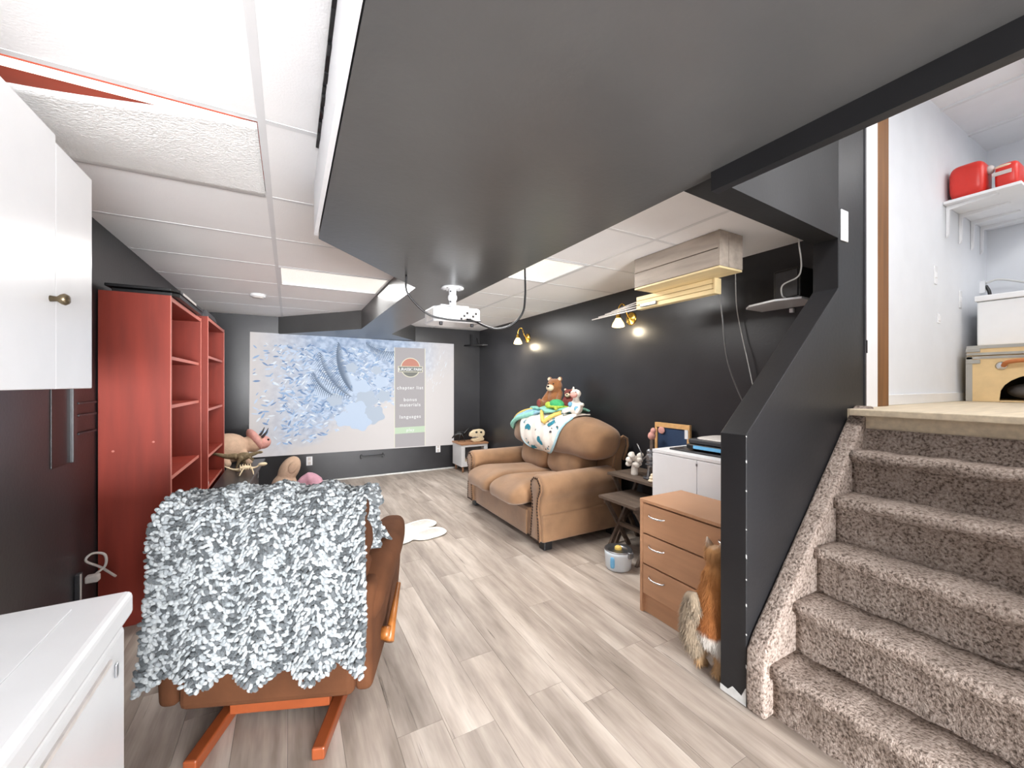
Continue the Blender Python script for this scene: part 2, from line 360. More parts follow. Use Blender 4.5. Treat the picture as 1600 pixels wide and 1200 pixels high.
# stairwell wall: low wall with sloped cap, jamb and header above
ws = struct(MB().prism([(1.669, 0), (1.669, 1.136), (2.463, 1.842), (2.463, 3.4), (2.75, 3.4), (2.75, 0)], 1.0, 1.115, 'y').build('wall_stair', 'black_gloss', bevel=.003))
struct(MB().hexa([(1.183, .8215, BZ), (2.463, 1.0, 2.098), (2.463, 1.115, 2.1), (1.183, .924, BZ)], [(1.183, .8215, 3.4), (2.463, 1.0, 3.4), (2.463, 1.115, 3.4), (1.183, .924, 3.4)]).build('wall_header', 'black_matte'))
struct(MB().box(1.12, 1.18, YB, .82, ZC + .15, 3.4).build('wall_stair_left', 'upper_wall'))
MB().prism([(1.0, .004), (1.115, .004), (1.115, .03), (1.08, .026), (1.06, .05), (1.02, .035), (1.004, .075), (1.0, .08)], 1.6665, 1.6688, 'x').build('bare_patch', 'paint_chip', ws)
for (z, h) in ((.16, .03), (.3, .012), (.42, .02), (.53, .01), (.62, .03), (.74, .008), (.9, .012), (1.02, .02), (1.128, .01)):
    MB().prism([(.998, z), (1.002, z + h * .2), (1.0015, z + h * .6), (.998, z + h * .5)], 1.6675, 1.670, 'x').build('paint_chip', 'paint_chip', ws)
# upper room
struct(MB().box(2.56, 5.3, -.4, 1.05, 1.12, 1.22).build('floor_upper', 'plywood'))
struct(MB().box(3.11, 5.3, 1.05, 1.15, 1.1, 3.4).build('wall_upper_left', 'upper_wall'))
struct(MB().box(5.2, 5.3, -.4, 1.05, 1.1, 3.4).build('wall_upper_far', 'upper_wall'))
cu = struct(MB().box(1.1, 5.3, -.5, 1.15, 3.33, 3.4).build('ceiling_upper', 'white_paint'))
for xx in (3.5, 4.1, 4.7): place('grid_bar', gm, cu, xx, xx + .03, -.4, 1.05, 3.315, 3.33)
for yy in (.0, .62): place('grid_bar', gm, cu, 3.0, 5.2, yy, yy + .03, 3.313, 3.33)
struct(MB().box(3.11, 5.2, 1.035, 1.05, 1.22, 1.285).build('baseboard_upper', 'white_gloss', bevel=.003))
dj = struct(MB().box(2.77, 2.925, 1.0, 1.12, 1.22, 3.33).build('trim_1', 'white_paint', bevel=.002))
struct(MB().box(2.93, 3.105, 1.01, 1.12, 1.22, 3.33).build('trim_2', 'stud_wood', bevel=.003))
MB().box(2.752, 2.77, .995, 1.05, 1.22, 3.33).build('shadow_gap', 'dark_grey', dj)
MB().box(2.767, 2.775, .992, 1.0, 1.52, 1.59).build('strike_plate', 'black_plastic', dj)

# ------------------------------------------------------------------ stairs
st = thing('carpeted_stairs', 'taupe shag carpeted stairs rising beside the black low wall', 'stairs', (2.0, .3, 0))
NX = [1.69, 1.868, 2.042, 2.218, 2.385, 2.535]; NZ = [.213, .424, .624, .828, 1.024, 1.19]
for i in range(5):
    x0, z0 = NX[i], NZ[i]; zb = NZ[i - 1] if i else 0; r = .024
    pr = [(x0 + .03, zb - .02), (x0 + .03, z0 - .058)]
    for k in range(9):
        a = R(-100 - 160 * k / 8); pr.append((x0 + r + r * math.cos(a), z0 - .026 + .026 * math.sin(a) * (1 if k > 3 else 1.15)))
    pr += [(NX[i + 1] + .05, z0 - .004), (NX[i + 1] + .05, zb - .02)]
    n = 40; m = MB(); Y0, Y1 = -.39, .925; L = len(pr); vv = []
    for j in range(n + 1):
        yy = Y0 + (Y1 - Y0) * j / n
        for q, p in enumerate(pr):
            d = .003 * math.sin(yy * 23 + q + i * 2) + .0025 * math.sin(yy * 57 + i)
            vv.append((p[0] + d, yy, p[1] + (d if q > 1 and q < L - 1 else 0)))
    ff = [(j * L + q, j * L + q + 1, (j + 1) * L + q + 1, (j + 1) * L + q) for j in range(n) for q in range(L - 1)]
    ff += [tuple(range(L)), tuple(n * L + q for q in range(L))]
    m.add(vv, ff).build('step', 'carpet', st, True, world=True)
MB().box(2.55, 2.6, -.39, .925, .95, 1.125).build('riser', 'carpet', st, world=True)
MB().prism([(1.662, 0), (1.655, .1), (1.662, .25), (1.7, .305), (2.15, .765), (2.56, 1.19), (2.62, 1.235), (2.66, 1.235), (2.66, 0)], .922, .997, 'y').build('side_stringer', 'carpet', st, True, .012, True, seg=3)
nb = MB().box(2.5, 2.62, -.39, .97, 1.19, 1.222).build('landing_nosing', 'plywood', st, bevel=.004, world=True)

# ------------------------------------------------------------------ ceiling fixtures
def panel(name, label, x0, x1, y0, y1, mname):
    t = thing(name, label, 'light fixture', ((x0 + x1) / 2, (y0 + y1) / 2, ZC))
    MB().box(x0, x1, y0, y1, ZC + .006, ZC + .014).build('diffuser', mname, t, world=True)
    f = MB()
    f.box(x0 - .004, x1 + .004, y0 - .004, y0 + .012, ZC - .003, ZC + .012).box(x0 - .004, x1 + .004, y1 - .012, y1 + .004, ZC - .003, ZC + .012)
    f.box(x0 - .004, x0 + .012, y0, y1, ZC - .003, ZC + .012).box(x1 - .012, x1 + .004, y0, y1, ZC - .003, ZC + .012)
    f.build('frame', 'grid_white', t, world=True)
    return t
panel('ceiling_light', 'flat lit ceiling light panel left of the black bulkhead', TX + .014, .75, 3.515, 4.115, 'diffuser')
panel('ceiling_light', 'lit ceiling light panel right of the black bulkhead above the loveseat', 1.2, TR - .014, 2.365, 2.943, 'diffuser')
t = thing('ceiling_light', 'sagging textured light diffuser with an open red gap above the white cabinet', 'light fixture', (-.5, 1.9, ZC))
m = MB(); nx, ny = 26, 14; vv = []
for j in range(ny + 1):
    for i in range(nx + 1):
        u = i / nx; v = j / ny
        x = XL + (TX - .014 - XL) * u; y = 1.606 + (2.214 - 1.606) * v
        s = math.sin(min(1, max(0, (1 - u) * 1.05)) * math.pi * .55) ** 1.6
        z = ZC - .004 - .075 * s * (1 - v) ** 1.3 - .015 * math.sin(u * math.pi) * math.sin(v * math.pi)
        vv.append((x, y, z))
m.add(vv, [(j * (nx + 1) + i, j * (nx + 1) + i + 1, (j + 1) * (nx + 1) + i + 1, (j + 1) * (nx + 1) + i) for j in range(ny) for i in range(nx)])
o = m.build('diffuser', 'diffuser_dim', t, True, world=True); so = o.modifiers.new('s', 'SOLIDIFY'); so.thickness = .004; so.offset = 1
MB().box(XL, TX - .02, 1.61, 2.21, ZC + .1, ZC + .12).box(XL, TX - .02, 2.19, 2.21, ZC + .02, ZC + .11).build('inner_tray', 'insulation_red', t, world=True)
for i in range(2): MB().tube([(-.86, 1.78 + i * .25, ZC + .075), (-.14, 1.78 + i * .25, ZC + .075)], .013)  .build('lamp_tube', 'lamp_glow', t, True, world=True)
t = thing('smoke_detector', 'round white smoke detector on the ceiling tile', 'detector', (-.27, 4.7, ZC))
MB().lathe([(.068, 0), (.072, -.012), (.064, -.026), (.045, -.03), (.0, -.03)]).build('body', 'white_gloss', t, True)
MB().lathe([(.05, -.029), (.05, -.036), (.03, -.038), (0, -.038)]).build('vent_ring', 'label_grey', t, True)

# ------------------------------------------------------------------ projection screen with the menu picture
SX0, SX1, SZ0, SZ1 = -.44, 2.32, .375, 2.01; SY = YF - .012
scr = thing('projector_screen', 'large white projection screen showing a bluish film menu', 'screen', (.94, SY, .375))
def screen_mat():
    m = bpy.data.materials.new('picture'); m.use_nodes = True; nt = m.node_tree; N = nt.nodes; L = nt.links; b = N['Principled BSDF']
    b.inputs['Base Color'].default_value = (.2, .2, .2, 1); b.inputs['Roughness'].default_value = .9; b.inputs['Specular IOR Level'].default_value = 0
    g = N.new('ShaderNodeNewGeometry'); sp = N.new('ShaderNodeSeparateXYZ'); L.new(g.outputs['Position'], sp.inputs[0])
    # blue area fades to warm white towards the lower right, noise edge
    a = N.new('ShaderNodeMath'); a.operation = 'MULTIPLY_ADD'; a.inputs[1].default_value = -.5; L.new(sp.outputs['X'], a.inputs[0]); L.new(sp.outputs['Z'], a.inputs[2])
    n = N.new('ShaderNodeTexNoise'); n.inputs['Scale'].default_value = 3; n.inputs['Detail'].default_value = 4; L.new(g.outputs['Position'], n.inputs[0])
    a2 = N.new('ShaderNodeMath'); a2.operation = 'MULTIPLY_ADD'; a2.inputs[1].default_value = .5; L.new(n.outputs['Fac'], a2.inputs[0]); L.new(a.outputs[0], a2.inputs[2])
    d1 = N.new('ShaderNodeMapRange'); d1.inputs[1].default_value = .62; d1.inputs[2].default_value = .95; L.new(a2.outputs[0], d1.inputs[0])
    dx = N.new('ShaderNodeMapRange'); dx.inputs[1].default_value = -.42; dx.inputs[2].default_value = .35; L.new(sp.outputs['X'], dx.inputs[0])
    d0 = N.new('ShaderNodeMath'); d0.operation = 'MULTIPLY'; L.new(d1.outputs[0], d0.inputs[0]); L.new(dx.outputs[0], d0.inputs[1])
    dr = N.new('ShaderNodeMapRange'); dr.inputs[1].default_value = 1.5; dr.inputs[2].default_value = 2.1; dr.inputs[3].default_value = 1; dr.inputs[4].default_value = .15; L.new(sp.outputs['X'], dr.inputs[0])
    d = N.new('ShaderNodeMath'); d.operation = 'MULTIPLY'; L.new(d0.outputs[0], d.inputs[0]); L.new(dr.outputs[0], d.inputs[1])
    n2 = N.new('ShaderNodeTexNoise'); n2.inputs['Scale'].default_value = 16; n2.inputs['Detail'].default_value = 5; L.new(g.outputs['Position'], n2.inputs[0])
    r = N.new('ShaderNodeValToRGB'); e = r.color_ramp.elements; e[0].position = .38; e[0].color = lin((124, 156, 200)) + (1,); e[1].position = .64; e[1].color = lin((192, 214, 242)) + (1,)
    L.new(n2.outputs['Fac'], r.inputs[0])
    mx = N.new('ShaderNodeMix'); mx.data_type = 'RGBA'; L.new(d.outputs[0], mx.inputs[0]); mx.inputs[6].default_value = lin((214, 206, 204)) + (1,); L.new(r.outputs[0], mx.inputs[7])
    L.new(mx.outputs[2], b.inputs['Emission Color']); b.inputs['Emission Strength'].default_value = .6; M['picture'] = m
screen_mat()
MB().hexa([(SX0 - .012, SY, .407), (SX1, SY, .373), (SX1, YF, .373), (SX0 - .012, YF, .407)], [(SX0, SY, 2.018), (SX1, SY, 1.995), (SX1, YF, 1.995), (SX0, YF, 2.018)]).build('surface', 'picture', scr, world=True)
def poly(m, pts, d): m.add([(p[0], SY - d, p[1]) for p in pts], [tuple(range(len(pts)))])
rnd = random.Random(3)
lv = {k: MB() for k in ('p_pale', 'p_blue', 'p_white', 'p_deep')}
for i in range(1500):
    x = rnd.uniform(-.4, 1.42); z = rnd.uniform(.5, 1.88)
    if z < .55 + .45 * max(0, x - .3) or (x < -.1 and rnd.random() < .6) or (z < .9 and rnd.random() < .5): continue
    L_ = rnd.uniform(.02, .05); a = rnd.uniform(-.9, 1.2); wd = L_ * rnd.uniform(.22, .4)
    pts = [(x + L_ * math.cos(a) * t - wd * s * math.sin(a), z + L_ * math.sin(a) * t + wd * s * math.cos(a)) for t, s in ((-1, 0), (-.3, -.8), (.4, -.7), (1, 0), (.4, .7), (-.3, .8))]
    k = rnd.choice(['p_pale', 'p_pale', 'p_blue', 'p_blue', 'p_deep', 'p_white']); poly(lv[k], pts, .0006 + .00001 * i / 10)
for k, m in lv.items(): m.build('picture_leaves', k, scr, world=True, kind='stuff')
fl = MB(); fl2 = MB(); nfl = 0
for (cx, cz, r) in ((.42, 1.25, .12), (.56, 1.13, .1), (.72, 1.42, .1), (.78, 1.58, .08), (.9, 1.3, .13), (.98, 1.12, .15), (.86, .96, .16), (1.08, .9, .15), (1.18, 1.38, .1), (1.22, 1.17, .1), (.68, .85, .12), (1.12, 1.55, .07), (.9, .8, .14)):
    pts = [(cx + r * (1 + .14 * math.sin(5 * a + cx * 9)) * math.cos(a), cz + .85 * r * (1 + .14 * math.sin(5 * a + cx * 9)) * math.sin(a)) for a in [2 * math.pi * q / 30 for q in range(30)]]
    nfl += 1; poly(fl if nfl % 2 else fl2, pts, .002 + nfl * .00008)
fl2.build('picture_flowers', 'p_sky', scr, world=True, kind='stuff')
fl.build('picture_flowers', 'p_pale', scr, world=True, kind='stuff')
fe = MB()
def frond(x, z, a, L_, n, wl):
    for i in range(n):
        t = i / n; px = x + L_ * t * math.cos(a + t * .5); pz_ = z + L_ * t * math.sin(a + t * .5)
        for s in (-1, 1):
            b = a + t * .5 + s * .75; l = wl * math.sin(math.pi * (.15 + .8 * t)); wd = .008
            poly(fe, [(px - wd, pz_), (px + l * math.cos(b), pz_ + l * math.sin(b)), (px + wd, pz_ + wd)], .003)
frond(.6, 1.93, R(-105), .7, 26, .27); frond(.36, 1.78, R(-85), .75, 24, .2); frond(.98, 1.95, R(-40), .5, 20, .2); frond(.28, 1.5, R(-80), .4, 16, .14)
fe.build('picture_fern', 'p_fern', scr, world=True, kind='stuff')
sk = MB()
for i in range(46):
    x = rnd.uniform(1.87, 2.2); z = rnd.uniform(1.1, 1.85); a = rnd.uniform(.9, 1.4); l = rnd.uniform(.03, .1)
    if z < 1.1 + (x - 1.87) * 1.2: continue
    poly(sk, [(x, z), (x + .008, z), (x + l * math.cos(a), z + l * math.sin(a))], .0012)
sk.build('picture_streaks', 'p_white', scr, world=True, kind='stuff')
m = MB(); poly(m, [(1.385, .4), (1.84, .393), (1.84, 1.9), (1.385, 1.9)], .0034); m.build('menu_panel', 'p_panel', scr, world=True)
for xx in (1.38, 1.845):
    m = MB(); poly(m, [(xx - .005, .4), (xx + .005, .4), (xx + .005, 1.9), (xx - .005, 1.9)], .0038); m.build('menu_border', 'p_line', scr, world=True)
m = MB(); poly(m, [(1.385, .60), (1.84, .605), (1.84, .70), (1.385, .695)], .0038); m.build('menu_highlight', 'p_green', scr, world=True)
# generic domed badge
bc = (1.62, 1.6)
def arc(r, a0, a1, n=20, k=1): return [(bc[0] + r * math.cos(R(a0 + (a1 - a0) * i / n)), bc[1] + k * r * math.sin(R(a0 + (a1 - a0) * i / n))) for i in range(n + 1)]
m = MB(); poly(m, arc(.15, 0, 360, 40), .0042); m.build('badge_rim', 'p_badge', scr, world=True)
m = MB(); poly(m, arc(.138, 0, 180), .0046); m.build('badge_dome', 'p_red', scr, world=True)
m = MB(); poly(m, arc(.138, 180, 360), .0046); m.build('badge_lower', 'p_band', scr, world=True)
m = MB(); poly(m, [(bc[0] - .19, 1.53), (bc[0] + .19, 1.53), (bc[0] + .19, 1.62), (bc[0] - .19, 1.62)], .005); m.build('badge_banner', 'p_badge', scr, world=True)
m = MB(); poly(m, [(bc[0] - .18, 1.538), (bc[0] + .18, 1.538), (bc[0] + .18, 1.612), (bc[0] - .18, 1.612)], .0054); m.build('badge_banner_field', 'p_band', scr, world=True)
def text(s, x, z, size, mname, sp=1.0, d=.006, parent=scr, name='menu_text'):
    cu_ = bpy.data.curves.new(name, 'FONT'); cu_.body = s; cu_.size = size; cu_.align_x = 'CENTER'; cu_.space_character = sp; cu_.extrude = .0003; cu_.offset = size * .012
    cu_.materials.append(M[mname]); o = bpy.data.objects.new(name, cu_); C.objects.link(o); o.parent = parent
    dgt = bpy.context.evaluated_depsgraph_get(); me = bpy.data.meshes.new_from_object(o.evaluated_get(dgt)); bpy.data.objects.remove(o)
    o = bpy.data.objects.new(name, me); C.objects.link(o); o.parent = parent
    o.location = Vector((x, SY - d, z)) - parent.location; o.rotation_euler = (R(90), 0, 0); return o
text('JURASSIC PARK', bc[0], 1.552, .062, 'p_text', .86, name='badge_text')
text('chapter list', 1.615, 1.27, .07, 'p_text', 1.22)
text('bonus', 1.615, 1.09, .07, 'p_text', 1.22)
text('materials', 1.615, 1.01, .07, 'p_text', 1.22)
text('languages', 1.615, .83, .07, 'p_text', 1.22)
text('play', 1.615, .63, .062, 'p_text', 1.22)
# far wall bits
def outlet(name, label, c, axis, holes=True, w=.075, h=.12, cat='outlet'):
    t = thing(name, label, cat, c)
    if axis == 'y':
        MB().box(-w / 2, w / 2, -.006, 0, -h / 2, h / 2).build('plate', 'white_gloss', t, bevel=.002)
        for dz in ((-.03, .03) if holes else (0,)): MB().box(-.017, .017, -.009, -.005, dz - .02, dz + .02).build('socket' if holes else 'rocker', 'label_grey' if holes else 'white_paint', t, bevel=.004)
    else:
        MB().box(-.006, 0, -w / 2, w / 2, -h / 2, h / 2).build('plate', 'white_gloss', t, bevel=.002)
        for dz in ((-.03, .03) if holes else (0,)): MB().box(-.009, -.005, -.017, .017, dz - .02, dz + .02).build('socket' if holes else 'rocker', 'label_grey', t, bevel=.004)
    return t
outlet('wall_outlet', 'white power outlet under the left half of the screen', (.24, YF, .3), 'y')
outlet('wall_outlet', 'white power outlet under the right end of the screen', (2.06, YF, .33), 'y')
t = thing('wall_bar', 'black bar bracket on the wall below the screen middle', 'bracket', (1.06, YF, .3))
MB().box(-.17, .17, -.05, -.03, -.012, .012).build('bar', 'black_plastic', t, bevel=.003)
for s in (-.15, .15): MB().box(s - .012, s + .012, -.04, 0, -.03, .03).build('post', 'black_plastic', t, bevel=.003)
t = thing('corner_shelf', 'small black corner shelf high between screen and right wall', 'shelf', (2.68, 6.05, 2.0))
MB().prism([(2.5, YF), (2.78, YF), (2.78, 5.85), (2.7, 5.87), (2.56, 6.0)], 1.965, 1.985).build('board', 'black_plastic', t, world=True)
MB().box(2.6, 2.63, 6.1, YF, 1.985, 2.16).build('bracket', 'black_plastic', t, world=True)
MB().tube([(2.7, 6.08, 2.1), (2.7, 6.0, 1.97)], .008).build('strut', 'black_plastic', t, world=True)

# ------------------------------------------------------------------ left wall: cabinet, freezer, bookcases
t = thing('wall_cabinet', 'white wall cabinet with bronze knob above the freezer', 'cabinet', (-.75, 1.2, 1.337))
MB().box(XL, -.612, .1, 1.91, 1.337, 2.05).build('carcass', 'white_paint', t, bevel=.002, world=True)
d = MB().box(-.61, -.592, .95, 1.662, 1.335, 2.072).build('door', 'white_gloss', t, bevel=.003, world=True)
kb = Matrix.Rotation(R(90), 4, 'Y')
MB().lathe([(.009, 0), (.007, .014), (.014, .022), (.017, .03), (.012, .038), (0, .04)], (-.592, 1.63, 1.592), 16, kb).build('knob', 'knob_bronze', d, True, world=True)
MB().box(-.61, -.592, .1, .946, 1.335, 2.072).build('door', 'white_gloss', t, bevel=.003, world=True)
MB().box(-.61, -.593, 1.664, 1.91, 1.335, 2.052).build('door', 'white_gloss', t, bevel=.003, world=True)

t = thing('chest_freezer', 'white chest freezer with closed lid in the near left corner', 'freezer', (-.62, .8, 0))
MB().box(-.9, -.345, .15, 1.30, .02, .775).build('body', 'white_enamel', t, bevel=.012, world=True, seg=3)
l = MB().box(-.905, -.332, .14, 1.312, .79, .85).build('lid', 'white_enamel', t, bevel=.014, world=True, seg=3)
MB().box(-.9, -.348, .155, 1.298, .775, .79).build('gasket', 'label_grey', t, world=True)
MB().box(-.86, -.42, .2, 1.25, .85, .853).build('lid_panel', 'white_enamel', l, bevel=.002, world=True)
MB().box(-.345, -.34, .2, 1.2, .735, .745).build('groove', 'label_grey', t, world=True)
for y in (.3, 1.22): MB().box(-.343, -.338, y, y + .012, .69, .72).build('rivet', 'steel', t, bevel=.002, world=True)

def bookcase(label, x0, x1, y0, y1, top, shelves):
    t = thing('bookcase', label, 'bookcase', ((x0 + x1) / 2, (y0 + y1) / 2, 0), 0, 'tall red bookcases on the left wall'); th = .02
    for y in (y0, y1 - th): 
        s_ = MB().box(x0, x1 - .003, y, y + th, 0, top).build('side_panel', 'red_laminate', t, world=True)
        MB().box(x1 - .003, x1, y, y + th, 0, top).build('edge_band', 'red_edge', s_, world=True)
    MB().box(x0, x0 + .006, y0 + th, y1 - th, .03, top - .02).build('back_panel', 'red_laminate', t, world=True)
    tp = MB().box(x0, x1 - .003, y0 + th, y1 - th, top - .03, top - .005).build('top_panel', 'red_laminate', t, world=True)
    MB().box(x1 - .003, x1, y0 + th, y1 - th, top - .03, top - .005).build('edge_band', 'red_edge', tp, world=True)
    for z in shelves + [.09]:
        s_ = MB().box(x0 + .006, x1 - .018, y0 + th, y1 - th, z - .02, z).build('shelf', 'red_laminate', t, world=True)
        MB().box(x1 - .018, x1 - .014, y0 + th, y1 - th, z - .02, z).build('edge_band', 'red_edge', s_, world=True)
    MB().box(x1 - .06, x1 - .045, y0 + th, y1 - th, 0, .07).build('plinth', 'red_laminate', t, world=True)
    for (dx, z) in ((.06, .98), (.23, 1.02)):
        MB().lathe([(.006, 0), (.006, .002), (0, .003)], (x0 + dx, y0, z), 10, Matrix.Rotation(R(90), 4, 'X')).build('screw_cap', 'red_edge', t, world=True)
    return t
bookcase('tall red bookcase nearest the camera beside the wall cabinet', -.908, -.6, 3.0, 3.93, 1.862, [1.515, 1.225, .8])
bookcase('tall red bookcase farther back, next to the projection screen', -.895, -.562, 3.95, 4.87, 1.885, [1.58, 1.15, .77, .52])
t = thing('flat_case', 'flat black case lying on top of the nearer red bookcase', 'case', (-.74, 3.3, 1.862))
MB().prism([(-.86, 3.02), (-.6, 3.02), (-.57, 3.06), (-.57, 3.75), (-.84, 3.75)], 1.863, 1.885).build('lower_shell', 'black_plastic', t, bevel=.004, world=True)
MB().prism([(-.885, 3.0), (-.6, 3.0), (-.565, 3.05), (-.565, 3.76), (-.86, 3.76)], 1.888, 1.905).build('upper_shell', 'black_plastic', t, bevel=.004, world=True)
MB().box(-.5655, -.563, 3.12, 3.5, 1.889, 1.903).build('trim_strip', 'label_grey', t, world=True)
o = MB().prism([(-.905, 1.862), (-.905, 2.0), (-.84, 1.99), (-.78, 1.915), (-.78, 1.862)], 3.8, 3.92, 'y').build('white_bracket', 'white_paint', bevel=.004); tag(o, 'small white angled block on top of the nearer red bookcase', 'block')
o = MB().prism([(-.56, 1.886), (-.66, 1.886), (-.64, 1.935), (-.58, 1.94)], 3.99, 4.4, 'y').build('box_file', 'dark_grey', bevel=.003); tag(o, 'dark flat box on top of the farther red bookcase', 'box')
# toys in the shelves
t = thing('toy_figure', 'purple and blue toy figure on the farther red bookcase shelf', 'toy', (-.64, 4.03, .771))
MB().limb((0, -.018, .012), (0, -.016, .06), .016, .014).limb((0, .018, .012), (0, .016, .06), .016, .014).limb((0, 0, .06), (0, 0, .105), .026, .022).limb((.0, -.024, .1), (.02, -.036, .06), .011, .009).limb((0, .024, .1), (.02, .036, .06), .011, .009).ell((0, 0, .14), .024).build('body', 'purple_toy', t, remesh=.005)
MB().prism([(-.02, .155), (.02, .155), (.0, .19)], -.01, .01, 'y').build('crest', 'blue_patch', t)
t = thing('jar_stack', 'small pale stacked ornament on the nearer bookcase middle shelf', 'ornament', (-.65, 3.06, 1.226))
MB().lathe([(.022, 0), (.022, .03), (.014, .04), (.02, .05), (.016, .075), (.008, .085), (.012, .1), (0, .12)], n=16).build('body', 'peach_plush', t, True)
o = MB().tube([(-.74, 4.06, .541), (-.575, 4.06, .541)], .02, 16).build('paper_roll', 'white_paint', None, True); tag(o, 'white paper roll lying on a low shelf of the farther red bookcase', 'roll')
# wall recess trim and plug
t = thing('wall_rail', 'black upright rail on the left wall under the cabinet', 'rail', (XL, 2.7, .98))
MB().box(XL, XL + .016, 2.69, 2.73, .975, 1.5).build('upright', 'black_paint', t, bevel=.003, world=True)
MB().box(XL, XL + .004, 2.52, 2.69, .975, 1.5).build('back_board', 'black_plastic', t, bevel=.003, world=True)
for z in (1.1, 1.19, 1.25): MB().box(XL, XL + .015, 2.75, 2.96, z, z + .01).build('slat', 'dark_grey', t, bevel=.002, world=True)
t = thing('extension_plug', 'grey power bar with looped white cord on the left wall', 'plug', (XL, 2.76, .3))
MB().box(XL, XL + .02, 2.74, 2.78, .2, .42).build('power_bar', 'dark_grey', t, bevel=.004, world=True)
MB().box(XL + .02, XL + .024, 2.742, 2.75, .2, .42).build('bar_edge', 'label_grey', t, world=True)
MB().tube(bez([(XL + .05, 2.83, .38), (XL + .08, 2.85, .41), (XL + .08, 2.84, .47), (XL + .04, 2.82, .49), (XL + .02, 2.81, .46), (XL + .06, 2.86, .4), (XL + .1, 2.92, .32)], 8), .006, 8).build('cord', 'label_grey', t, True, world=True)
MB().box(XL + .02, XL + .07, 2.79, 2.83, .35, .385).build('plug_head', 'label_grey', t, bevel=.006, world=True)
# low black chest in front of the farther bookcase
t = thing('low_chest', 'low black chest with slanted top edge beside the red bookcase', 'chest', (-.43, 4.75, 0))
MB().box(-.55, -.3, 4.1, 5.35, .02, .47).build('body', 'dark_grey', t, bevel=.006, world=True)
MB().prism([(-.555, 4.06), (-.3, 4.06), (-.24, 5.4), (-.555, 5.4)], .47, .5).build('lid', 'black_paint', t, bevel=.006, world=True)
for y in (4.4, 5.0): MB().box(-.3, -.285, y, y + .08, .36, .42).build('latch', 'steel', t, bevel=.004, world=True)

# ------------------------------------------------------------------ plush and dinosaur toys at the screen
t = thing('plush_dinosaur', 'large pale pink plush horned dinosaur lying on the black chest', 'plush toy', (-.46, 5.22, .5), R(20))
MB().ell((-.12, 0, .17), (.2, .14, .16)).ell((.12, 0, .2), (.1, .1, .1)).limb((-.2, -.1, .1), (-.16, -.14, .03), .05, .045).limb((0, -.1, .1), (.04, -.12, .03), .05, .045).limb((-.2, .1, .1), (-.2, .12, .04), .05, .045).limb((0, .1, .1), (.04, .12, .04), .05, .045).build('body', 'peach_plush', t, remesh=.012)
MB().ell((.13, 0, .24), (.05, .13, .13), Matrix.Rotation(R(-25), 3, 'Y')).build('frill', 'pink_plush', t, True)
MB().ell((.21, 0, .2), (.085, .075, .075)).build('head', 'pink_plush', t, True)
for y in (-.05, .05): MB().tube([(.19, y, .26), (.23, y * 1.2, .31), (.25, y * 1.2, .36)], [.016, .011, .003]).build('horn', 'dark_grey', t, True)
for y in (-.06, .06): MB().ell((.25, y, .23), .012).build('eye', 'black_plastic', t, True)
t = thing('dinosaur_figure', 'olive brown long tailed dinosaur figure standing on the black chest', 'toy', (-.4, 4.72, .5), R(-8))
MB().ell((0, 0, .14), (.075, .032, .042), Matrix.Rotation(R(-10), 3, 'Y')).tube(bez([(-.05, 0, .145), (-.13, 0, .15), (-.22, .01, .175), (-.3, .015, .18)], 5), [.034 - .0019 * i for i in range(16)]).limb((.06, 0, .15), (.12, 0, .17), .024, .016).ell((.145, 0, .175), (.03, .014, .015)).limb((-.01, .025, .13), (.015, .028, .07), .024, .013).limb((.015, .028, .07), (-.01, .028, .015), .012, .01).limb((-.01, -.025, .13), (-.035, -.028, .07), .024, .013).limb((-.035, -.028, .07), (-.05, -.028, .015), .012, .01).limb((.065, .02, .13), (.09, .022, .1), .01, .007).limb((.065, -.02, .13), (.09, -.022, .1), .01, .007).ell((.005, .028, .008), (.022, .012, .008)).ell((-.035, -.028, .008), (.022, .012, .008)).build('body', 'dino_olive', t, remesh=.005)
t = thing('bone_figure', 'pale beige skeletal dinosaur figure at the chest front edge', 'toy', (-.36, 4.5, .5), R(10))
MB().tube(bez([(-.16, 0, .1), (-.08, 0, .06), (0, 0, .07), (.07, 0, .06), (.12, 0, .08)], 5), [.006 + .0007 * min(i, 20 - i) for i in range(21)]).limb((-.02, .03, .06), (-.04, .05, .008), .008, .007).limb((-.02, -.03, .06), (-.05, -.05, .008), .008, .007).limb((.05, .03, .06), (.07, .04, .008), .008, .007).limb((.05, -.03, .06), (.06, -.05, .008), .008, .007).ell((.0, 0, .07), (.05, .035, .02)).ell((.14, 0, .085), (.04, .02, .018)).build('body', 'bone', t, remesh=.005)
for i in range(5): MB().tube([(-.04 + i * .02, -.036, .055), (-.04 + i * .02, 0, .1), (-.04 + i * .02, .036, .055)], .004, 6).build('rib', 'bone', t, True)
t = thing('plush_peach', 'peach oval plush cushion on the floor by the black chest', 'plush toy', (.0, 5.55, 0))
MB().ell((0, 0, .32), (.11, .1, .17), Matrix.Rotation(R(28), 3, 'Y')).ell((-.05, 0, .14), (.14, .12, .14)).build('body', 'peach_plush', t, remesh=.014)
MB().ell((.04, -.09, .36), (.05, .02, .08), Matrix.Rotation(R(28), 3, 'Y')).build('ear', 'peach_plush', t, True)
t = thing('plush_rose', 'rose pink curled plush on the floor in front of the screen wall', 'plush toy', (.13, 5.25, 0))
MB().tube(bez([(-.22, .02, .1), (-.1, 0, .1), (.03, 0, .09), (.12, 0, .12), (.13, 0, .21), (.06, 0, .25), (.0, 0, .21)], 6), [.095] * 19 + [.085] * 6 + [.075] * 6 + [.06] * 6, 16).ell((0, 0, .2), .06).build('body', 'rose_plush', t, remesh=.012)

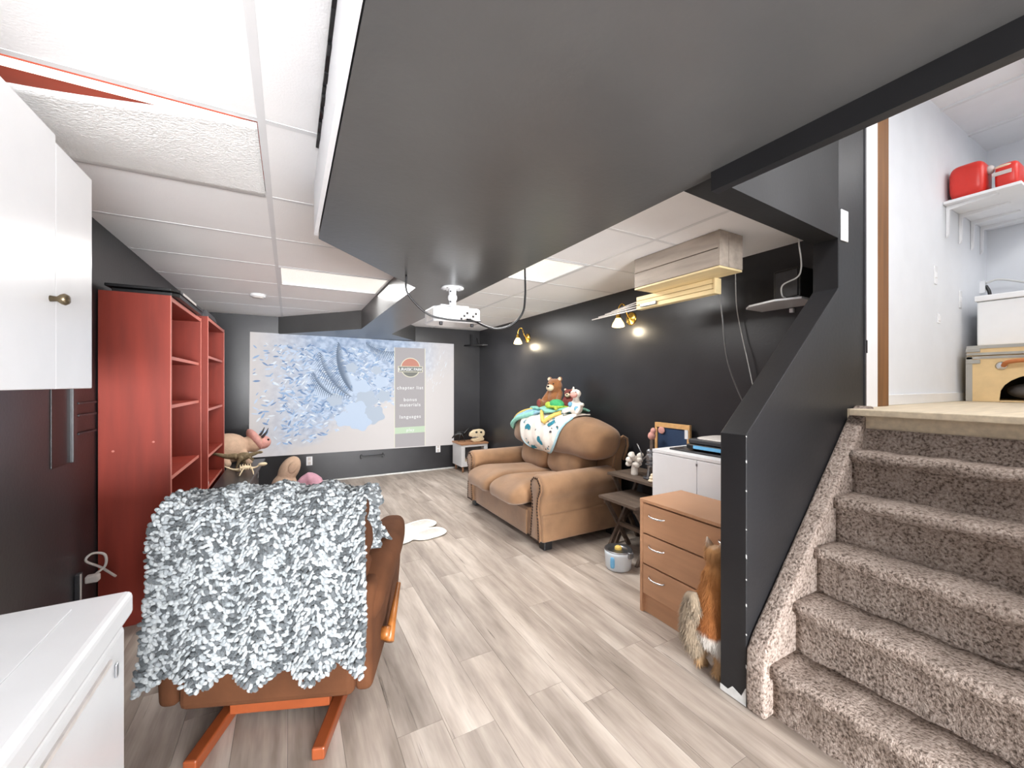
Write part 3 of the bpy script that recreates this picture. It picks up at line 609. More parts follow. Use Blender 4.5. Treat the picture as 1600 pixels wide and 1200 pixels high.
# ------------------------------------------------------------------ projector
t = thing('projector', 'white ceiling projector with tangled cable hanging under the black bulkhead', 'projector', (.98, 2.62, BZ), R(0))
MB().lathe([(.078, 0), (.078, -.008), (.06, -.012), (.0, -.012)]).build('mount_plate', 'white_gloss', t, True)
for a in range(4): MB().ell((.058 * math.cos(a * 1.57 + .6), .058 * math.sin(a * 1.57 + .6), -.011), (.007, .007, .003)).build('bolt', 'dark_grey', t, True)
MB().tube([(0, 0, -.01), (0, 0, -.06)], .026, 16).ell((0, 0, -.068), .033).tube([(0, 0, -.075), (0, 0, -.13)], .024, 16).build('mount_neck', 'white_gloss', t, True)
for z in (-.03, -.1): MB().ell((-.02, -.02, z), (.006, .006, .006)).build('bolt', 'dark_grey', t, True)
MB().box(-.1, .1, -.05, .09, -.136, -.128).build('bracket', 'white_paint', t, bevel=.002)
for (a, b) in ((-.09, -.04), (.09, -.04), (-.09, .08), (.09, .08)): MB().tube([(a, b, -.13), (a * .9, b, -.155)], .008).build('bracket_leg', 'white_paint', t, True)
body = MB().prism([(-.14, -.12), (.14, -.12), (.165, -.09), (.165, .1), (.13, .13), (-.13, .13), (-.165, .1), (-.165, -.09)], -.252, -.15).build('body', 'white_enamel', t, bevel=.012, seg=3)
MB().box(.0, .138, -.123, -.118, -.24, -.165).build('port_panel', 'label_grey', t, bevel=.002)
for i in range(6): MB().box(.01 + .021 * i, .023 + .021 * i, -.1255, -.122, -.235 + .02 * (i % 3), -.222 + .02 * (i % 3)).build('port', 'black_plastic', body)
for i in range(5): MB().box(-.167, -.164, -.06 + .025 * i, -.05 + .025 * i, -.24, -.18).build('vent_slot', 'label_grey', body)
MB().tube([(-.08, .12, -.21), (-.08, .16, -.21)], .035, 18).build('lens_ring', 'dark_grey', t, True)
for s in (-.11, .11): MB().tube([(s, -.08, -.25), (s, -.08, -.272)], .012).build('foot', 'dark_grey', t, True)
t = thing('projector_cable', 'black cable drooping in loops from bulkhead to projector', 'cable', (.85, 2.5, BZ))
MB().tube(bez([(.62, 2.45, BZ), (.63, 2.45, 1.9), (.74, 2.44, 1.79), (.86, 2.43, 1.76), (1.03, 2.41, 1.755), (1.1, 2.42, 1.76)], 10), .006).build('left_run', 'black_plastic', t, True, world=True)
MB().tube(bez([(1.02, 2.46, 1.775), (1.07, 2.42, 1.755), (1.12, 2.38, 1.725), (1.19, 2.35, 1.71), (1.28, 2.32, 1.74), (1.35, 2.3, 1.82), (1.37, 2.3, 1.93), (1.37, 2.3, 2.06), (1.365, 2.3, 2.235)], 10), .007).build('right_loop', 'black_plastic', t, True, world=True)

# ------------------------------------------------------------------ sconces
def sconce(label, y, z):
    t = thing('wall_sconce', label, 'wall lamp', (XR, y, z), 0, 'brass gooseneck sconces on the black wall')
    MB().lathe([(.062, 0), (.062, .008), (.05, .014), (.02, .02), (.014, .03), (0, .032)], (0, 0, 0), 24, Matrix.Rotation(R(-90), 4, 'Y')).build('backplate', 'brass', t, True)
    MB().tube(bez([(-.02, 0, 0), (-.06, 0, .05), (-.075, .01, .115), (-.1, .02, .13), (-.125, .03, .1), (-.13, .035, .04)], 6), .007).build('gooseneck', 'brass', t, True)
    MB().lathe([(.012, .05), (.022, .035), (.022, .0), (.026, -.005)], (-.13, .035, 0)).build('socket', 'brass', t, True)
    MB().lathe([(.024, 0), (.034, -.02), (.05, -.045), (.058, -.075), (.052, -.08), (.03, -.075), (0, -.07)], (-.13, .035, 0)).build('shade', 'shade_glass', t, True)
    l = bpy.data.lights.new('sconce_bulb', 'POINT'); l.energy = 4; l.color = (1, .85, .62); l.shadow_soft_size = .04
    o = bpy.data.objects.new('sconce_bulb', l); C.objects.link(o); o.location = (XR - .13, y + .035, z - .11)
sconce('lit brass gooseneck sconce near the plank box', 2.74, 1.955)
sconce('lit brass gooseneck sconce nearer the screen corner', 4.6, 1.96)

# ------------------------------------------------------------------ plank box at ceiling
t = thing('plank_box', 'grey plank clad box with cream underside hung from the ceiling', 'box', (2.26, 1.75, ZC))
X0, X1, Y0, Y1, Z0 = 2.15, 2.37, 1.44, 2.09, 2.03
h = (ZC - Z0) / 2
for i in range(2): MB().box(X0, X0 + .015, Y0 + .012, Y1, Z0 + h * i + .003, Z0 + h * (i + 1) - .003).build('plank', 'grey_plank', t, bevel=.0015, world=True)
xs = [X0 - .002, X0 + .085, X1]
for i in range(2): MB().box(xs[i] + .0025, xs[i + 1] - .0025, Y0, Y0 + .013, Z0, ZC - .001).build('plank', 'grey_plank', t, bevel=.0015, world=True)
for i in range(2): MB().box(X1 - .015, X1, Y0 + .013, Y1, Z0 + h * i + .003, Z0 + h * (i + 1) - .003).build('plank', 'grey_plank', t, bevel=.0015, world=True)
MB().box(X0 + .002, X1 - .002, Y0 + .004, Y1, Z0 - .012, Z0 - .001).build('underside', 'cream_ply', t, world=True)
t2 = thing('wall_box', 'narrow cream board ledge fixed under the grey plank box', 'ledge', (2.36, 1.9, 1.92))
for i in range(3): MB().box(2.335, 2.39, 1.605, 2.25, 1.92 + .033 * i, 1.9495 + .033 * i).build('board', 'cream_ply', t2, bevel=.002, world=True)
MB().box(2.33, 2.392, 1.593, 1.604, 1.918, 2.016).build('end_cap', 'cream_ply', t2, world=True)
MB().box(2.318, 2.334, 2.05, 2.2, 1.93, 1.955).build('bracket', 'steel', t2, bevel=.003, world=True)
for i in range(4):
    o = MB().tube([(2.34 + i * .016, 2.252, 1.925 + .024 * i), (2.38 + i * .05, 2.82 - .03 * i, 1.925 + .024 * i)], .0055).build('rod', 'label_grey', None, True)
    tag(o, 'thin white rod sticking out beside the plank box above the nearer sconce', 'rod', 'white rods above the sconce')
o = MB().tube(bez([(2.40, 1.62, 2.02), (2.44, 1.62, 1.8), (2.5, 1.62, 1.5), (2.62, 1.6, 1.25), (2.75, 1.55, 1.02)], 10), .0045).build('hanging_cable', 'grey_cord', None, True); tag(o, 'grey cord hanging from the plank box to behind the low wall', 'cord')
o = MB().tube(bez([(2.74, 1.72, 2.2), (2.74, 1.71, 1.9), (2.75, 1.68, 1.7), (2.74, 1.63, 1.5), (2.75, 1.6, 1.33), (2.745, 1.59, 1.29)], 10), .0035).build('hanging_wire', 'white_cord', None, True); tag(o, 'thin white wire hanging down the black wall right of the grey cord', 'wire')

# ------------------------------------------------------------------ speaker shelf
t = thing('wall_shelf', 'small white glass shelf behind the stair opening', 'shelf', (2.66, 1.4, 1.83))
MB().prism([(2.48, 1.32), (2.53, 1.5), (2.60, 1.56), (2.78, 1.56), (2.78, 1.2), (2.53, 1.2)], 1.833, 1.845).build('board', 'white_gloss', t, bevel=.002, world=True)
MB().box(2.76, 2.78, 1.36, 1.38, 1.8, 1.825).build('bracket', 'white_paint', t, world=True)
t = thing('speaker', 'small black loudspeaker on the white wall shelf', 'speaker', (2.62, 1.31, 1.845))
MB().prism([(2.56, 1.22), (2.58, 1.38), (2.73, 1.38), (2.74, 1.22)], 1.846, 2.03).build('cabinet', 'black_plastic', t, bevel=.008, world=True)
MB().prism([(2.556, 1.235), (2.572, 1.365), (2.58, 1.365), (2.565, 1.235)], 1.86, 2.015).build('grille', 'dark_grey', t, bevel=.002, world=True)
o = MB().tube(bez([(2.5, 1.2, 2.19), (2.48, 1.19, 2.12), (2.5, 1.19, 2.05), (2.5, 1.19, 1.99), (2.5, 1.21, 1.95), (2.49, 1.28, 1.92), (2.52, 1.3, 1.87), (2.56, 1.3, 1.856)], 8), .004).build('speaker_wire', 'white_cord', None, True); tag(o, 'white speaker wire curling down past the loudspeaker', 'wire')
outlet('light_switch', 'white light switch on the black wall beside the stair doorway', (2.52, 1.0, 2.17), 'y', False, .075, .16, 'switch')

# ------------------------------------------------------------------ loveseat
t = thing('loveseat', 'tan suede loveseat with rolled arms and nailhead trim', 'sofa', (2.2, 3.45, 0))
Y0, Y1 = 2.66, 4.25; AW = .27
MB().box(1.77, 2.62, Y0 + .03, Y1 - .03, .075, .30).build('base', 'tan_suede', t, bevel=.02, world=True, seg=3)
MB().box(1.757, 1.772, Y0 + AW, Y1 - AW, .075, .285).build('front_rail', 'tan_suede', t, bevel=.01, world=True, seg=3)
for (x, y) in ((1.8, Y0 + .06), (1.8, Y1 - .14), (2.52, Y0 + .06), (2.52, Y1 - .14)): MB().box(x, x + .08, y, y + .08, .001, .077).build('foot', 'black_plastic', t, bevel=.008, world=True)
def arm_prof(s):  # y outward offset from inner side, z
    p = [(.05, .07), (.235, .07), (.235, .25), (.215, .36), (.225, .40)]
    for k in range(13):
        a = R(-40 + 240 * k / 12); p.append((.155 + .118 * math.cos(a), .505 + .108 * math.sin(a)))
    p += [(.05, .40)]
    return p
for yi, sg, nm in ((Y0 + AW, -1, 'near'), (Y1 - AW, 1, 'far')):
    pts = [(yi + sg * a, b) for a, b in arm_prof(1)]
    arm = MB().prism(pts, 1.765, 2.56, 'x').build('arm', 'tan_suede', t, True, .03, True, seg=4)
    # front panel, hourglass shape, with piping and nails
    fp = [(.075, .085), (.215, .085), (.205, .24), (.185, .34), (.20, .43), (.235, .49), (.235, .54), (.19, .585), (.13, .585), (.085, .55), (.08, .49), (.105, .42), (.11, .34), (.09, .22)]
    fpw = [(yi + sg * a, b) for a, b in fp]
    pn = MB().prism(fpw, 1.748, 1.772, 'x').build('arm_front', 'tan_suede', arm, True, .006, True)
    nl = MB()
    for i in range(len(fpw)):
        a, b = Vector(fpw[i]), Vector(fpw[(i + 1) % len(fpw)]); k = max(2, int((b - a).length / .021))
        cc = Vector((sum(p[0] for p in fpw) / len(fpw), 0))
        for q in range(k):
            p = a.lerp(b, q / k); p = p + (Vector((cc.x, p.y)) - p) * .12
            nl.ell((1.747, p.x, p.y), (.005, .0095, .0095), None, 8, 5)
    nl.build('nailheads', 'nail_bronze', arm, True, world=True, kind='stuff')
    MB().tube([(1.752, p[0], p[1]) for p in fpw] + [(1.752, fpw[0][0], fpw[0][1])], .006, 6).build('piping', 'tan_piping', arm, True, world=True)
mid = (Y0 + Y1) / 2; hw = (Y1 - Y0 - 2 * AW) / 4
for k, yc in enumerate((mid - hw, mid + hw)):
    def wp(p):
        u = p.x / .42
        return (p.x, p.y, p.z + .02 * math.exp(-((u + .5) ** 2) * 3) + .006 * math.sin(p.y * 22 + k) - (.05 * max(0, -u - .55)))
    cushion('seat_cushion', (2.05, yc, .385), (.425, hw + .015, .105), 'tan_suede', t, 6, 3, None, wp)
for k, yc in enumerate((mid - hw, mid + hw)):
    cushion('back_cushion', (2.43, yc, .6), (.13, hw + .01, .17), 'tan_suede', t, 5, 3, Matrix.Rotation(R(14), 3, 'Y'))
BC = Vector((2.47, mid - .03, .845)); BR = (.215, .74, .19)
def bw(p):
    s = p.y / BR[1]
    return (p.x + .03 * p.z / .2 + .006 * math.sin(p.y * 9 + p.z * 12), p.y, p.z * (1 - .1 * s * s) - .03 * abs(s) ** 3 + .008 * math.sin(p.y * 13))
SWP = Matrix(((1, 0, 0), (0, 0, 1), (0, 1, 0)))
MB().sup(BC, (BR[0], BR[2], BR[1]), 2.6, 4.4, SWP, 56, 40, lambda p: (lambda q: (q[0], q[2], q[1]))(bw(Vector((p.x, p.z, p.y))))).build('head_bolster', 'tan_suede', t, True, world=True)
# back frame with scrolled ends
bp = [(2.46, .3), (2.52, .5), (2.55, .68), (2.57, .8), (2.60, .85), (2.66, .875), (2.71, .85), (2.72, .79), (2.70, .74), (2.665, .66), (2.66, .3)]
MB().prism(bp, Y0 + .075, Y1 - .075, 'y').build('back_frame', 'tan_suede', t, True, .02, True, seg=3)
for yy in (Y0 + .065, Y1 - .065): MB().tube([(p[0], yy, p[1]) for p in bp[1:-1]], .012, 8).build('back_piping', 'tan_suede', t, True, world=True)

# blankets draped over the bolster
def bolster_pt(y, a, off):
    s = (y - BC.y) / BR[1]; f = max(.02, 1 - min(1, abs(s)) ** 4.4) ** (1 / 4.4)
    sp = lambda q, e: math.copysign(abs(q) ** e, q)
    px_ = -BR[0] * f * sp(math.sin(a), 2 / 2.6); pz_ = BR[2] * f * sp(math.cos(a), 2 / 2.6) * (1 - .1 * s * s) - .03 * abs(s) ** 3 + .008 * math.sin((y - BC.y) * 13)
    n = Vector((-math.sin(a), 0, math.cos(a)))
    return Vector((BC.x + px_ + .03 * pz_ / .2, y, BC.z + pz_)) + n * off
def drape(y0, y1, a_top, a_bot, off, nx=40, ny=26, wav=.004):
    m = MB(); vv = []
    for j in range(ny + 1):
        for i in range(nx + 1):
            y = y0 + (y1 - y0) * i / nx; q = (y - y0) / (y1 - y0)
            at, ab = (f(q) if callable(f) else f for f in (a_top, a_bot))
            a = at + (ab - at) * j / ny; vv.append(bolster_pt(y, a, off + wav * math.sin(y * 40 + a * 3)))
    return m.add(vv, [(j * (nx + 1) + i, j * (nx + 1) + i + 1, (j + 1) * (nx + 1) + i + 1, (j + 1) * (nx + 1) + i) for j in range(ny) for i in range(nx)])
def tri(q, p, lo, hi): return lo + (hi - lo) * (q / p if q < p else (1 - q) / (1 - p))
t = thing('print_blanket', 'white baby blanket with teal whale like print hanging down the loveseat back', 'blanket', (2.3, 3.5, .95))
bb = lambda q: R(30 + 125 * (math.sin(math.pi * min(1, max(0, q))) ** .62 if q > 0 else 0))
o = drape(3.08, 3.93, R(-15), bb, .014).build('cloth', 'white_plush', t, True, world=True); so = o.modifiers.new('s', 'SOLIDIFY'); so.thickness = .012; so.offset = 1
edge = [bolster_pt(3.08 + .85 * i / 40, bb(i / 40), .018) for i in range(41)]
MB().tube(edge, .012, 8).build('border', 'aqua_trim', t, True, world=True)
rr = random.Random(5)
for i in range(34):
    q = rr.uniform(.1, .9); y = 3.08 + .85 * q; a = rr.uniform(R(15), bb(q) * .9); big = i < 4
    if big: y, a = ((3.3, R(60)), (3.62, R(135)), (3.7, R(80)), (3.45, R(105)))[i]
    r_ = .045 if big else rr.uniform(.008, .016); m = MB(); ring = []
    for k in range(12):
        th = 2 * math.pi * k / 12; rad = r_ * (1 + .35 * math.sin(2 * th + i) + .15 * math.sin(3 * th)); ring.append(bolster_pt(y + rad * math.cos(th), a + rad * .7 / .19 * math.sin(th), .03))
    m.add(ring + [bolster_pt(y, a, .033)], [(k, (k + 1) % 12, 12) for k in range(12)]); m.build('print_motif', 'teal_print' if big or i % 3 else 'dark_grey', t, True, world=True)
t = thing('knit_blanket', 'folded aqua and yellow baby blanket on top of the loveseat', 'blanket', (2.45, 3.75, 1.03))
ya, yb_ = 3.3, 4.16
lo = drape(ya, yb_, R(-30), lambda q: R(12 + 50 * q ** 1.2 + 14 * (1 - abs(2 * q - .5)) * (q < .75)), .034).build('under_layer', 'blue_knit', t, True, world=True); so = lo.modifiers.new('s', 'SOLIDIFY'); so.thickness = .02; so.offset = 1
up_ = drape(3.2, 4.02, R(-32), lambda q: R(tri(q, .3, 4, 40)), .06, wav=.006).build('upper_layer', 'aqua_knit', t, True, world=True); so = up_.modifiers.new('s', 'SOLIDIFY'); so.thickness = .022; so.offset = 1
MB().tube([bolster_pt(3.3 + .34 * i / 14, R(tri(i / 14, .3, 20, 66)), .05) for i in range(15)], .02, 8).build('yellow_stripe', 'yellow_knit', t, True, world=True)
MB().tube([bolster_pt(3.9 + .24 * i / 10, R(2 + 50 * i / 10), .052) for i in range(11)], .018, 8).build('yellow_stripe', 'yellow_knit', t, True, world=True)
MB().tube([bolster_pt(3.72 + .46 * i / 14, R(34 + 46 * i / 14), .046) for i in range(15)], [.024] * 15, 10).build('rolled_edge', 'aqua_knit', t, True, world=True)

# ------------------------------------------------------------------ plush on the loveseat
def bear(label, loc, rz, s, cols, group=None):
    t = thing('teddy_bear', label, 'plush toy', loc, rz); S = lambda *p: tuple(q * s for q in p)
    m = MB().ell(S(0, 0, .1), S(.07, .085, .1)).ell(S(0, 0, .245), S(.082, .088, .08))
    for y in (-1, 1):
        m.ell(S(-.005, .068 * y, .318), S(.018, .03, .03)).limb(S(.0, .075 * y, .17), S(.07, .1 * y, .08), .03 * s, .03 * s).limb(S(.03, .06 * y, .045), S(.13, .085 * y, .045), .04 * s, .038 * s).ell(S(.15, .088 * y, .06), S(.026, .036, .052))
    m.build('body', cols[0], t, remesh=.011 * s)
    MB().ell(S(.085, 0, .225), S(.038, .045, .035)).build('muzzle', cols[1], t, True)
    MB().ell(S(.12, 0, .238), S(.012, .016, .011)).build('nose', 'black_plastic', t, True)
    for y in (-1, 1):
        MB().ell(S(.072, .034 * y, .268), S(.008, .008, .008)).build('eye', 'black_plastic', t, True)
        MB().ell(S(.171, .088 * y, .06), S(.008, .027, .04)).build('paw_pad', cols[2], t, True)
        MB().ell(S(.008, .068 * y, .318), S(.01, .02, .02)).build('inner_ear', cols[1], t, True)
    return t
bear('brown teddy bear sitting on the folded blanket, larger of two', (2.53, 3.62, 1.085), R(200), 1.0, ('bear_fur', 'bear_cream', 'maroon_pad'))
bear('small brown and cream bear leaning behind the green turtle', (2.56, 3.40, 1.10), R(215), .6, ('maroon_pad', 'bear_cream', 'bear_fur'))
t = thing('plush_turtle', 'green plush turtle lying beside the teddy bear', 'plush toy', (2.4, 3.4, 1.09), R(190))
MB().ell((0, 0, .05), (.075, .085, .055)).build('shell', 'green_plush', t, True)
MB().ell((.06, -.06, .045), .035).limb((.05, .05, .02), (.09, .08, .015), .022, .02).limb((-.04, .06, .02), (-.07, .09, .015), .022, .02).ell((0, 0, .03), (.085, .09, .025)).limb((.0, -.08, .03), (-.02, -.12, .03), .03, .025).build('body', 'lime_plush', t, remesh=.008)
MB().ell((-.03, -.125, .035), (.04, .04, .038)).build('fin', 'teal_plush', t, True)
t = thing('plush_giraffe', 'white plush calf with blue patches at the loveseat crest', 'plush toy', (2.47, 3.17, 1.05), R(195))
MB().ell((0, 0, .07), (.06, .075, .075)).limb((0, 0, .12), (.01, .01, .18), .035, .03).ell((.03, .02, .205), (.058, .05, .045)).ell((.0, -.03, .255), (.012, .012, .024)).limb((.04, .06, .05), (.09, .08, .03), .024, .022).limb((.04, -.06, .05), (.09, -.08, .03), .024, .022).limb((0, .06, .1), (.03, .1, .1), .02, .02).build('body', 'white_plush', t, remesh=.008)
MB().ell((.075, .03, .195), (.03, .04, .03)).build('muzzle', 'pink_plush', t, True)
for y in (-.025, .05): MB().ell((.07, y, .22), .008).build('eye', 'black_plastic', t, True)
for p in ((.05, -.03, .1), (.045, .04, .06), (.03, -.055, .045)): MB().ell(p, (.02, .026, .026)).build('patch', 'blue_patch', t, True)

# ------------------------------------------------------------------ retro cabinet in the corner
t = thing('pet_house', 'small white cabinet with wooden top and window opening in the far corner', 'pet house', (2.5, 5.85, 0))
fr = MB().box(2.28, 2.72, 5.71, 5.73, .09, .165).box(2.28, 2.72, 5.71, 5.73, .385, .42).box(2.28, 2.34, 5.71, 5.73, .165, .385).box(2.66, 2.72, 5.71, 5.73, .165, .385)
fr.build('front_frame', 'white_gloss', t, bevel=.004, world=True)
MB().box(2.28, 2.30, 5.73, 6.08, .09, .42).box(2.70, 2.72, 5.73, 6.08, .09, .42).box(2.3, 2.7, 6.06, 6.08, .09, .42).box(2.3, 2.7, 5.73, 6.06, .09, .11).build('shell', 'white_gloss', t, world=True)
MB().box(2.27, 2.73, 5.70, 6.09, .42, .445).build('top', 'beech', t, bevel=.004, world=True)
MB().sup((2.5, 5.9, .15), (.17, .14, .045), 4, 2).build('cushion', 'bear_cream', t, True, world=True)
MB().box(2.3, 2.7, 5.9, 5.91, .19, .4).build('inner_panel', 'steel', t, world=True)
for (x, y) in ((2.32, 5.75), (2.68, 5.75), (2.32, 6.04), (2.68, 6.04)): MB().tube([(x, y, .09), (x, y, .0)], [.018, .012], 10).build('leg', 'beech', t, True, world=True)
t = thing('black_dinosaur', 'black long legged dinosaur toy on the corner cabinet', 'toy', (2.37, 5.95, .445), R(170))
MB().ell((0, 0, .11), (.06, .035, .04)).limb((-.05, 0, .12), (-.12, 0, .2), .022, .008).limb((.05, 0, .12), (.1, 0, .1), .025, .018).limb((.1, 0, .1), (.14, 0, .06), .018, .01).limb((.02, .03, .1), (.05, .06, .01), .012, .007).limb((.02, -.03, .1), (.05, -.06, .01), .012, .007).limb((-.02, .03, .1), (-.05, .06, .01), .012, .007).limb((-.02, -.03, .1), (-.05, -.06, .01), .012, .007).build('body', 'black_plastic', t, remesh=.006)
for i in range(5): MB().prism([(-.04 + i * .02, .14), (-.02 + i * .02, .14), (-.03 + i * .02, .165)], -.003, .003, 'y').build('spine', 'dark_grey', t)
t = thing('dinosaur_skull', 'pale dinosaur skull model on the corner cabinet', 'toy', (2.57, 5.79, .445), R(0))
MB().prism([(-.13, .1), (-.12, .15), (-.06, .19), (.04, .2), (.1, .19), (.13, .15), (.12, .1), (.09, .075), (.12, .05), (.11, .02), (.04, .002), (-.06, .002), (-.1, .03), (-.09, .055), (-.02, .06), (.02, .075), (-.02, .088), (-.1, .085)], -.03, .03, 'y').build('skull', 'bone', t, bevel=.012, seg=3)
for (x, z) in ((-.02, .155), (.06, .15)): MB().ell((x, -.03, z), (.02, .008, .015)).build('eye_socket', 'black_plastic', t, True)
for i in range(6): MB().prism([(-.09 + i * .02, .088), (-.075 + i * .02, .088), (-.082 + i * .02, .07)], -.028, -.018, 'y').build('tooth', 'white_plush', t)

# ------------------------------------------------------------------ nesting tables and things on them
def xtable(label, x0, x1, y0, y1, z):
    t = thing('nesting_table', label, 'table', ((x0 + x1) / 2, (y0 + y1) / 2, 0), 0, 'dark wood nesting tables'); n = 4; dy = (x1 - x0) / n
    for i in range(n): MB().box(x0 + dy * i + .001, x0 + dy * (i + 1) - .001, y0, y1, z - .022, z).build('top_board', 'dark_wood', t, bevel=.002, world=True)
    MB().box(x0 + .03, x1 - .03, y0 + .03, y0 + .05, z - .06, z - .022).box(x0 + .03, x1 - .03, y1 - .05, y1 - .03, z - .06, z - .022).build('apron', 'dark_wood', t, world=True)
    for yy in (y0 + .04, y1 - .04):
        for (a, b) in ((x0 + .05, x1 - .05), (x1 - .05, x0 + .05)):
            d = .018; o_ = .012 if a < b else -.012
            MB().hexa([(b - d, yy - .011 + o_, 0), (b + d, yy - .011 + o_, 0), (b + d, yy + .011 + o_, 0), (b - d, yy + .011 + o_, 0)], [(a - d, yy - .011 + o_, z - .03), (a + d, yy - .011 + o_, z - .03), (a + d, yy + .011 + o_, z - .03), (a - d, yy + .011 + o_, z - .03)]).build('leg', 'dark_wood', t, world=True)
    MB().box((x0 + x1) / 2 - .015, (x0 + x1) / 2 + .015, y0 + .05, y1 - .05, z / 2 - .03, z / 2).build('stretcher', 'dark_wood', t, world=True)
xtable('taller dark wood nesting table with crossed legs beside the loveseat', 2.375, 2.76, 2.1, 2.62, .6)
xtable('lower dark wood nesting table pulled out in front', 2.2, 2.56, 2.13, 2.53, .45)
t = thing('flower_ornament', 'white ruffled flower ornament on the taller nesting table', 'ornament', (2.5, 2.43, .6))
m = MB().limb((0, 0, .012), (0, 0, .08), .03, .025)
m.build('base', 'white_plush', t, remesh=.007)
for i in range(9): MB().sup((.045 * math.cos(i * .7), .045 * math.sin(i * .7), .09 + .035 * (i % 3)), (.03, .03, .022), 2, 2, Matrix.Rotation(i, 3, 'Z') @ Matrix.Rotation(.6, 3, 'Y'), 12, 8).build('petal', 'white_plush', t, True)
t = thing('metal_figurine', 'dark metal scrap figurine on the taller nesting table', 'figurine', (2.5, 2.27, .6))
MB().tube([(0, 0, 0), (0, 0, .012)], .05, 20).build('base', 'dark_grey', t, True)
m = MB().limb((-.02, 0, .01), (-.01, 0, .1), .012, .01).limb((.02, .02, .01), (.01, 0, .1), .012, .01).limb((0, 0, .1), (0, 0, .18), .022, .028).ell((0, 0, .215), .024).limb((0, .03, .17), (.0, .07, .14), .01, .008).limb((0, -.03, .17), (-.02, -.06, .2), .01, .008)
m.build('body', 'steel', t, remesh=.005)
MB().tube([(-.0, .07, .14), (.0, .09, .2), (0, .13, .26)], .005).build('spear', 'steel', t, True)
for i in range(3): MB().tube([(0, 0, .11 + .03 * i), (0, 0, .118 + .03 * i)], .034 - .004 * i, 14).build('gear', 'dark_grey', t, True)
t = thing('pebble_stack', 'pale stacked pebbles on the taller nesting table', 'ornament', (2.42, 2.17, .6))
for i, (r, z) in enumerate(((.034, .014), (.028, .036), (.02, .055))): MB().ell((0.003 * i, 0, z), (r, r * .9, .014)).build('pebble', 'bear_cream', t, True)

# white cabinet
t = thing('low_cabinet', 'white two door cabinet behind the beech drawers', 'cabinet', (2.52, 1.65, 0))
MB().box(2.32, 2.76, 1.2, 2.06, .06, .86).build('carcass', 'white_paint', t, world=True)
MB().box(2.3, 2.77, 1.19, 2.065, .86, .882).build('top', 'white_paint', t, bevel=.002, world=True)
for a, b in ((1.702, 2.062), (1.338, 1.698)):
    d = MB().box(2.3, 2.319, a, b, .08, .856).build('door', 'white_paint', t, bevel=.002, world=True)
MB().box(2.295, 2.302, 1.695, 1.705, .82, .835).build('catch', 'steel', d, world=True)
MB().box(2.36, 2.74, 1.22, 2.04, 0, .06).build('plinth', 'dark_grey', t, world=True)
o = MB().box(2.38, 2.75, 1.21, 1.98, .8825, .895).build('black_board', 'black_paint', None, bevel=.003); tag(o, 'thin black board lying on the white cabinet', 'board')
t = thing('disc_player', 'black and silver disc player on the black board', 'player', (2.54, 1.62, .896))
MB().box(2.4, 2.72, 1.4, 1.86, .905, .94).build('lower_body', 'black_plastic', t, bevel=.012, world=True, seg=3)
MB().box(2.41, 2.72, 1.41, 1.85, .942, .975).build('upper_body', 'dark_grey', t, bevel=.01, world=True, seg=3)
MB().sup((2.56, 1.63, .978), (.14, .2, .02), 4, 2).build('lid', 'label_grey', t, True, world=True)
MB().box(2.397, 2.401, 1.6, 1.8, .912, .934).build('display', 'pet_window', t, world=True)
for y in (1.52, 1.49): MB().box(2.397, 2.401, y, y + .015, .917, .93).build('button', 'chrome', t, world=True)
for (x, y) in ((2.44, 1.44), (2.44, 1.82), (2.66, 1.44), (2.66, 1.82)): MB().tube([(x, y, .895), (x, y, .907)], .012).build('foot', 'black_plastic', t, world=True)
t = thing('framed_board', 'pine framed navy board leaning against the black wall', 'board', (2.73, 2.2, .6))
for (y0, y1, z0, z1) in ((2.07, 2.41, .99, 1.028), (2.07, 2.41, .602, .63), (2.385, 2.41, .63, .99), (2.07, 2.095, .63, .99)):
    MB().box(2.715, 2.74, y0, y1, z0, z1).build('frame_bar', 'frame_pine', t, bevel=.002, world=True)
MB().box(2.725, 2.735, 2.095, 2.385, .63, .99).build('panel', 'navy_board', t, world=True)
MB().ell((2.716, 2.34, .965), (.008, .035, .03)).build('pink_sticker', 'pink_plush', t, True, world=True)
MB().box(2.709, 2.714, 2.08, 2.11, .92, .99).build('paper_tab', 'white_paint', t, world=True)
t = thing('wood_figure', 'pale pink headed figure on a dark post beside the framed board', 'figurine', (2.63, 2.36, .6))
MB().tube([(0, 0, 0), (0, 0, .015)], .045, 18).build('base', 'dark_wood', t, True)
MB().box(-.012, .012, -.014, .014, .01, .3).build('post', 'dark_wood', t)
MB().ell((0, .005, .32), (.03, .034, .036)).ell((0, -.012, .365), (.022, .026, .026)).build('head', 'pink_plush', t, remesh=.006)
